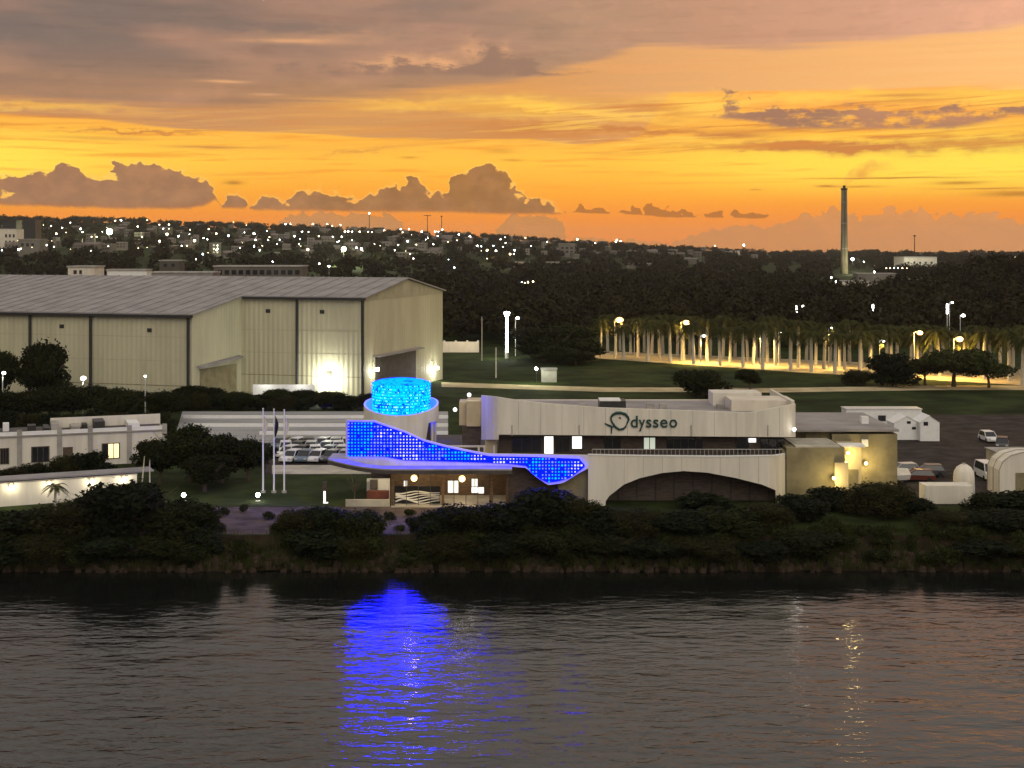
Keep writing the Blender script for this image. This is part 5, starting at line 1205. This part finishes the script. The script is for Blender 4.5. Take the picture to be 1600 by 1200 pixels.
# ------------------------------------------------------------------ chimney and things on the skyline
def build_chimney():
    d = 1300.0; x = X(1319, d); gz = terr(x, d); t = thing('chimney', 'tall tapering power-station chimney against the orange sky', 'chimney', (x, d, gz))
    zt = Z(297, d); MB().lathe(x, d, [(3.7, gz - 2), (3.1, lerp(gz, zt, .4)), (2.6, zt)], 24).build('shaft', M['chimney'], t, True)
    MB().lathe(x, d, [(2.7, zt), (3.1, zt + .6), (3.1, zt + 1.6), (2.4, zt + 1.8), (1.3, zt + 1.9), (1.3, zt + 4.2), (1.0, zt + 4.3)], 20).build('crown', M['dark_metal'], t)
    for f in (.3, .6, .85): MB().lathe(x, d, [(3.3 - f * .6, lerp(gz, zt, f)), (3.7 - f * .6, lerp(gz, zt, f) + .1), (3.7 - f * .6, lerp(gz, zt, f) + .5), (3.3 - f * .6, lerp(gz, zt, f) + .6)], 20).build('platform', M['concrete'], t)
    MB().box(x - .25, x + .25, d - 3.5, d - 3.2, gz, zt).build('ladder', M['dark_metal'], t)
    point('chimney_flood', (x + 9, d - 22, gz + 6), 42000, (1, .95, .6), t, 1.0)
def chim_mat():
    m = pmat('chimney_concrete', (.17, .15, .1), .85, .2, .15); return m
M['chimney'] = chim_mat()
build_chimney()
for px, y0, lab, d in ((668, 336, 'left of two pylons on the skyline, with a crossbar', 2700), (690, 337, 'right of two pylons on the skyline', 2700), (577, 334, 'lone mast with a tip light on the skyline', 2700), (1429, 367, 'small mast on the right skyline', 2000)):
    x = X(px, d); gz = terr(x, d); t = thing('pylon', lab, 'pylon', (x, d, gz)); zt = Z(y0, d)
    MB().tube([(x, d, gz), (x, d, zt)], [.9, .55], 5).build('mast', M['dark_metal'], t)
    if px == 668: MB().box(x - 7, x + 7, d - .4, d + .4, zt - 1.5, zt - .4).build('crossbar', M['dark_metal'], t)
    elif px == 577: MB().sphere((x, d, zt + .8), 1.3, 8, 5).build('tip_light', M['lamp_white'], t)
    else: MB().box(x - 1.8, x + 1.8, d - .4, d + .4, zt - 2.2, zt - .6).build('crossbar', M['dark_metal'], t)

# ------------------------------------------------------------------ town
TOWN_MB = []
def house_proto(i, w, dep, h, gable, group):
    t = thing('town_house', 'small pale house among the trees of the far town', 'house', (0, 0, 0), 0, group, local=True)
    MB().box(-w / 2, w / 2, 0, dep, -2, h).build('wall', M['town_wall'], t)
    if gable:
        r = MB(); r.v = [(-w / 2 - .4, -.4, h - .1), (w / 2 + .4, -.4, h - .1), (w / 2 + .4, dep + .4, h - .1), (-w / 2 - .4, dep + .4, h - .1), (-w / 2 - .4, dep / 2, h + 2), (w / 2 + .4, dep / 2, h + 2)]
        r.f = [(0, 1, 5, 4), (2, 3, 4, 5), (1, 2, 5), (3, 0, 4), (0, 3, 2, 1)]; r.build('roof', M['town_roof'], t)
    else: MB().box(-w / 2 - .2, w / 2 + .2, -.2, dep + .2, h + .003, h + .5).build('roof', M['concrete'], t)
    for s in range(max(1, int(h // 3))):
        for k in range(int(w // 3.2)): MB().box(-w / 2 + .9 + k * 3.1, -w / 2 + 2.3 + k * 3.1, -.12, -.003, .9 + 3 * s, 2.2 + 3 * s).build('window', M['glass'], t)
    return t
hp = [house_proto(0, 9, 7, 3.4, True, 'houses of the far town'), house_proto(1, 11, 8, 6.2, False, 'houses of the far town'), house_proto(2, 14, 8, 6.4, True, 'houses of the far town'), house_proto(3, 8, 8, 9.2, False, 'houses of the far town')]
used = set(); g = random.Random(21); nh = 0; tries = 0
while nh < 210 and tries < 4000:
    tries += 1; px = g.uniform(-20, 1180); lo = interp(px, [(0, 352), (600, 364), (1180, 388)]); py = lo + (46 if px < 700 else 30) * g.random() ** 1.3
    p = hit(px, py)
    if not p: continue
    i = g.randrange(4); c = place(hp[i], i not in used, (p[0], p[1] - 14, p[2] + 2.4), g.uniform(-.5, .5), g.uniform(.6, 1.1)); used.add(i); nh += 1
def block(px0, px1, py0, d, m, label, dep=12, roofs=(), win=None, name='building', base=None):
    if base:
        q = hit((px0 + px1) / 2, base); d = q[1] if q else d
    x0, x1, z1 = X(px0, d), X(px1, d), Z(py0, d); gz = terr((x0 + x1) / 2, d) - 1; t = thing(name, label, 'building', ((x0 + x1) / 2, d, gz))
    MB().box(x0, x1, d, d + dep, gz, z1).build('wall', m, t); MB().box(x0 - .3, x1 + .3, d - .3, d + dep + .3, z1 + .003, z1 + .5).build('roof', M['concrete'], t)
    if win:
        for a, b, c, e in win: f = MB().box(X(a, d), X(b, d), d - .15, d - .003, Z(e, d), Z(c, d)).build('window', M['glass'], t)
    for a, b, c in roofs: MB().box(X(a, d), X(b, d), d + 2, d + dep - 2, z1 + .503, Z(c, d)).build('roof_house', M['dark_metal'], t)
    return t
block(-40, 26, 358, 1300, M['white_wall2'], 'pale block with a dark roof house at the far left edge', 20, ((3, 24, 344),), [(8 + 6 * i, 11 + 6 * i, 366 + 10 * j, 371 + 10 * j) for i in range(3) for j in range(2)])
block(28, 62, 374, 1250, M['town_wall'], 'block with a tall dark roof house next to the far left one', 20, ((36, 54, 343),), [(33 + 8 * i, 37 + 8 * i, 380, 385) for i in range(3)])
block(106, 148, 418, 430, M['white_wall2'], 'small white building peeping over the warehouse ridge at left', 10, (), [(115, 120, 422, 428), (124, 128, 422, 428)])
block(167, 229, 423, 440, M['white_paint'], 'long bright white wall just above the warehouse ridge', 6)
block(231, 332, 427, 470, M['roof_grey'], 'low grey shed roof right of the bright white wall', 12)
block(334, 472, 417, 520, M['town_wall'], 'long flat building with a row of windows above the warehouse ridge', 14, (), [(340 + 11 * i, 347 + 11 * i, 422, 429) for i in range(12)])
block(249, 280, 408, 600, M['town_wall'], 'small gabled house above the grey shed roof', 10, (), [(256, 261, 412, 417), (268, 273, 412, 417)])
block(655, 683, 399, 700, M['town_wall'], 'plain grey block among dark trees above the warehouse gable', 12, (), [(660 + 8 * i, 664 + 8 * i, 403, 408) for i in range(3)], base=416)
block(873, 898, 381, 1000, M['town_wall'], 'pale stepped block in the middle of the town', 14, (), [(877 + 7 * i, 881 + 7 * i, 386 + 6 * j, 389 + 6 * j) for i in range(3) for j in range(2)], base=402)
block(800, 900, 410, 760, M['town_wall'], 'long low building at the edge of the dark wood', 12, (), [(806 + 10 * i, 812 + 10 * i, 413, 416) for i in range(9)], base=420)
block(440, 530, 384, 1050, M['town_wall'], 'long low pale roof beside the greenish floodlight', 14, base=389)
block(1413, 1464, 402, 1100, M['white_wall2'], 'white industrial hall lit at night, right of the chimney', 30, (), [(1418 + 9 * i, 1421 + 9 * i, 409, 412) for i in range(5)])
block(1316, 1358, 440, 900, M['white_wall2'], 'low pale shed lit below the chimney', 14)
block(1340, 1400, 428, 980, M['town_wall'], 'grey shed between the chimney and the white hall', 14)
block(980, 1020, 412, 820, M['town_wall'], 'small flat house inside the dark wood', 10, base=420)
block(1055, 1090, 404, 860, M['town_wall'], 'pale flat house on the wooded rise', 10, base=413)
block(1142, 1156, 392, 900, M['white_wall2'], 'narrow white house end on the wooded rise', 10, base=403)
point('hall_light', (X(1400, 1080), 1075, terr(X(1400, 1080), 1080) + 10), 22000, (.95, 1, .8), None, 2.0)
# lights of the town
def far_lamp_proto(mat, r):
    mb = MB(); mb.sphere((0, 0, 0), r, 8, 5); nf = len(mb.f); mb.tube([(0, 0, -9), (0, 0, -r * .9)], .08, 4)
    me = bpy.data.meshes.new('town_lamp'); me.from_pydata(mb.v, [], mb.f); me.materials.append(M[mat]); me.materials.append(M['dark_metal'])
    for i, p in enumerate(me.polygons): p.material_index = 0 if i < nf else 1
    return me
LM = {'w': far_lamp_proto('lamp_far', .62), 'y': far_lamp_proto('lamp_far_warm', .62), 'c': far_lamp_proto('lamp_far_cool', .62), 'g': far_lamp_proto('lamp_far_green', .62)}
TL = [(30, 355.5, 1), (59, 364, 1), (79.5, 353, 1.3), (88, 365, 2), (97, 356, .8), (126, 357.5, 1.4), (143, 370, 1), (151, 370, 1.2), (180, 345, 1.2), (189, 344, 2), (215, 354, .8), (222, 370, 1), (230, 344, 1.2), (249, 351, 1.3), (264, 351, 1.3), (261, 366, 2.2), (279, 369, 1.4), (249, 377, 2),
      (297, 359, 1), (296, 366, .8), (304, 376, 2.4), (284, 384, 1.1), (292, 384, 1.3), (318, 372, 1), (324, 374, 1), (326, 358, 1.2), (338, 365, 1.5), (357, 368, 1.4), (317, 397, 2), (306, 405, 1.4), (397, 365, 1.8), (399, 375, 1.2), (29, 390, 1.5), (3, 391, 1.2), (282, 409, 1), (347, 424, 1.2),
      (446, 350, 1.2), (454, 350, .8), (489, 350, .9), (511, 350, 1), (519, 353, 1.2), (532, 351.5, .7), (419, 375, 1.4), (437, 374.5, 1), (460, 369, 1.6), (498, 369, 1.2), (472, 362, .8), (539, 362, 1.8), (544, 361.5, 1.8), (550, 362, 1.3), (562, 362, 1.2), (575, 362, 1.2), (581, 363, .7), (534, 370, 1), (530, 377, .9), (550, 375, 1),
      (481, 390, 2), (557, 387, 1.3), (565, 389, 1.8), (426, 409, 1.2), (499, 412, 1.2), (514, 416, 1.9), (406, 391, 1.4), (626, 358, 1.1), (629, 363, 1.3), (639, 358, .9), (659, 362, 1.2), (680, 362, 1), (685, 362, 1), (691, 359, 1), (717, 366, 1.1), (734, 369, 1.8), (637, 377, 1.3), (641, 397, 1.2), (710, 418, 1.7), (746, 384, 1), (752, 385, 1), (761, 391, 1.7),
      (771, 384, 1), (775, 392, 1.2), (789, 371, .8), (797, 397, 2.2), (782, 374, 1), (804, 391, 1.7), (803, 397, 1.3), (902, 374, 1.5), (964, 375, 1.7), (970, 377, 1.1), (962, 378, 1.1), (1162, 383, 2), (1117, 384, 1), (815, 441, 1), (820, 442, 1.2), (825, 441, 1.3), (833, 440, 1.3),
      (1299, 434, 1.7), (1306, 440, 1.4), (1314, 443, 1.2), (1332, 405, 3), (1366, 425, 1.9), (1350, 409, 1.2), (1385, 419, 1.2), (1391, 419, 1), (1397, 419, 1), (1403, 419, 1), (1410, 419, 1.2), (1417, 419, .8), (1586, 402, 1.2), (930, 380, .7), (855, 378, .7), (600, 360, .7), (668, 372, .6), (700, 378, .7), (585, 381, .6), (385, 352, .7), (365, 347, .6), (110, 348, .6)]
TL += [(665, 374.4, 0.6), (684, 368.4, 0.69), (467, 381.3, 0.56), (527, 377.9, 0.84), (33, 388.4, 0.57), (677, 381.8, 0.83), (160, 362.0, 0.53), (649, 382.2, 0.58), (167, 355.2, 0.58), (469, 373.9, 0.78), (73, 383.1, 0.89), (617, 391.3, 0.84), (88, 365.7, 0.53), (651, 382.5, 0.54), (375, 387.1, 0.72), (110, 389.2, 0.52), (701, 405.5, 0.8), (786, 385.4, 0.59), (397, 385.7, 0.81), (325, 394.9, 0.51), (417, 360.5, 0.64), (821, 371.8, 0.89), (752, 391.8, 0.52), (397, 383.4, 0.54), (255, 357.5, 0.84), (761, 404.1, 0.8), (482, 362.4, 0.69), (634, 392.3, 0.51), (17, 351.7, 0.87), (103, 363.2, 0.69), (735, 370.1, 0.6), (643, 366.8, 0.57), (31, 388.4, 0.59), (421, 370.4, 0.89), (594, 383.9, 0.7), (230, 386.8, 0.54), (520, 369.8, 0.61), (382, 363.1, 0.74), (68, 351.8, 0.56), (84, 385.4, 0.7), (567, 391.9, 0.57), (790, 379.5, 0.68), (410, 383.9, 0.81), (169, 384.8, 0.67), (216, 387.8, 0.85), (714, 375.4, 0.87), (646, 403.9, 0.8), (830, 384.2, 0.8), (651, 381.9, 0.7), (338, 391.0, 0.65), (622, 382.8, 0.78), (264, 357.5, 0.77), (129, 362.7, 0.81), (50, 386.3, 0.74), (470, 384.5, 0.52), (28, 376.0, 0.73), (534, 393.3, 0.61), (142, 391.7, 0.52), (433, 381.1, 0.88), (81, 376.3, 0.53)]
for px, py, s in TL:
    p = hit(px, py + 4.0, 420)
    if p is None:
        d = 2600; p = (X(px, d), d, Z(py, d) - 7)
    d = p[1] - 15
    while d > 420 and Z(py, d) - terr(X(px, d), d) < 12: d -= 8
    sz = s * max(d, 500) / 900 * .5 * rnd.uniform(.7, 1.15)
    kd = rnd.choice('wwwyyc'); o = link('town_lamp', LM[kd], None); o.scale = (sz, sz, sz)
    o.location = (X(px, d), d, Z(py, d)); 
    if s >= 1.6: point('town_light', (X(px, d), d - 3, Z(py, d) - 1), 9000, {'w': (1, .95, .8), 'y': (1, .75, .4), 'c': (.8, .95, 1)}[kd], None, .8)
    tag(o, {'w': 'tiny white', 'y': 'tiny warm yellow', 'c': 'tiny cold white'}[kd] + ' street light dotted over the dark far town', 'street light', 'lights of the far town')
for px, py, s, lab in ((171, 362, 5.5, 'very bright yellowish floodlight on the left hillside'), (537, 389, 4.2, 'bright greenish floodlight in the middle of the town')):
    p = hit(px, py + 5, 420); d = p[1] - 20
    while d > 420 and Z(py, d) - terr(X(px, d), d) < 14: d -= 8
    o = link('town_floodlight', LM['g'], None); sz = s * d / 900 * .55; o.scale = (sz, sz, sz); o.location = (X(px, d), d, Z(py, d)); tag(o, lab, 'floodlight')
    point('town_flood', (X(px, d), d - 4, Z(py, d) + 1), 140000, (.9, 1, .55), None, 1.0)
# smoke from the chimney
def smoke():
    d = 1300.0; path = [W(1320, 290, d), W(1324, 282, d), W(1331, 275, d), W(1345, 268, d), W(1368, 262, d), W(1400, 258, d), W(1420, 257, d)]
    mb = MB().tube(path, [1.4, 3.4, 5.5, 8, 9, 6, .3], 14)
    m = bpy.data.materials.new('smoke'); m.use_nodes = True; k = NT(m.node_tree); k.n.remove(k.n['Principled BSDF'])
    v = k.n.new('ShaderNodeVolumePrincipled'); v.inputs['Color'].default_value = (.2, .2, .2, 1); v.inputs['Absorption Color'].default_value = (1, .45, .15, 1)
    tc = k.n.new('ShaderNodeTexCoord'); sx = k.n.new('ShaderNodeSeparateXYZ'); k.l.new(tc.outputs['Object'], sx.inputs[0])
    thin = k.ss(sx.outputs[0], path[0][0], path[-1][0], .13, .004)                    # the plume thins as it drifts
    k.l.new(k.mul(thin, k.ss(k.noise(tc.outputs['Object'], .09, 3, .6), .36, .66)), v.inputs['Density'])
    k.l.new(v.outputs[0], k.n['Material Output'].inputs['Volume'])
    o = mb.build('smoke_plume', m, None, True); struct(o, 'stuff'); o['label'] = 'thin orange smoke drifting right from the chimney top'
smoke()

# ------------------------------------------------------------------ evening haze
def haze(density):
    m = bpy.data.materials.new('haze'); m.use_nodes = True; k = NT(m.node_tree); k.n.remove(k.n['Principled BSDF'])
    v = k.n.new('ShaderNodeVolumePrincipled'); v.inputs['Color'].default_value = (.9, .86, .8, 1); v.inputs['Density'].default_value = density; v.inputs['Anisotropy'].default_value = .3
    k.l.new(v.outputs[0], k.n['Material Output'].inputs['Volume'])
    o = MB().box(-8600, 8600, -120, 7200, -4.2, 126).build('haze', m); struct(o, 'stuff'); o['label'] = 'thin evening haze over the harbour and town'
haze(5e-5)
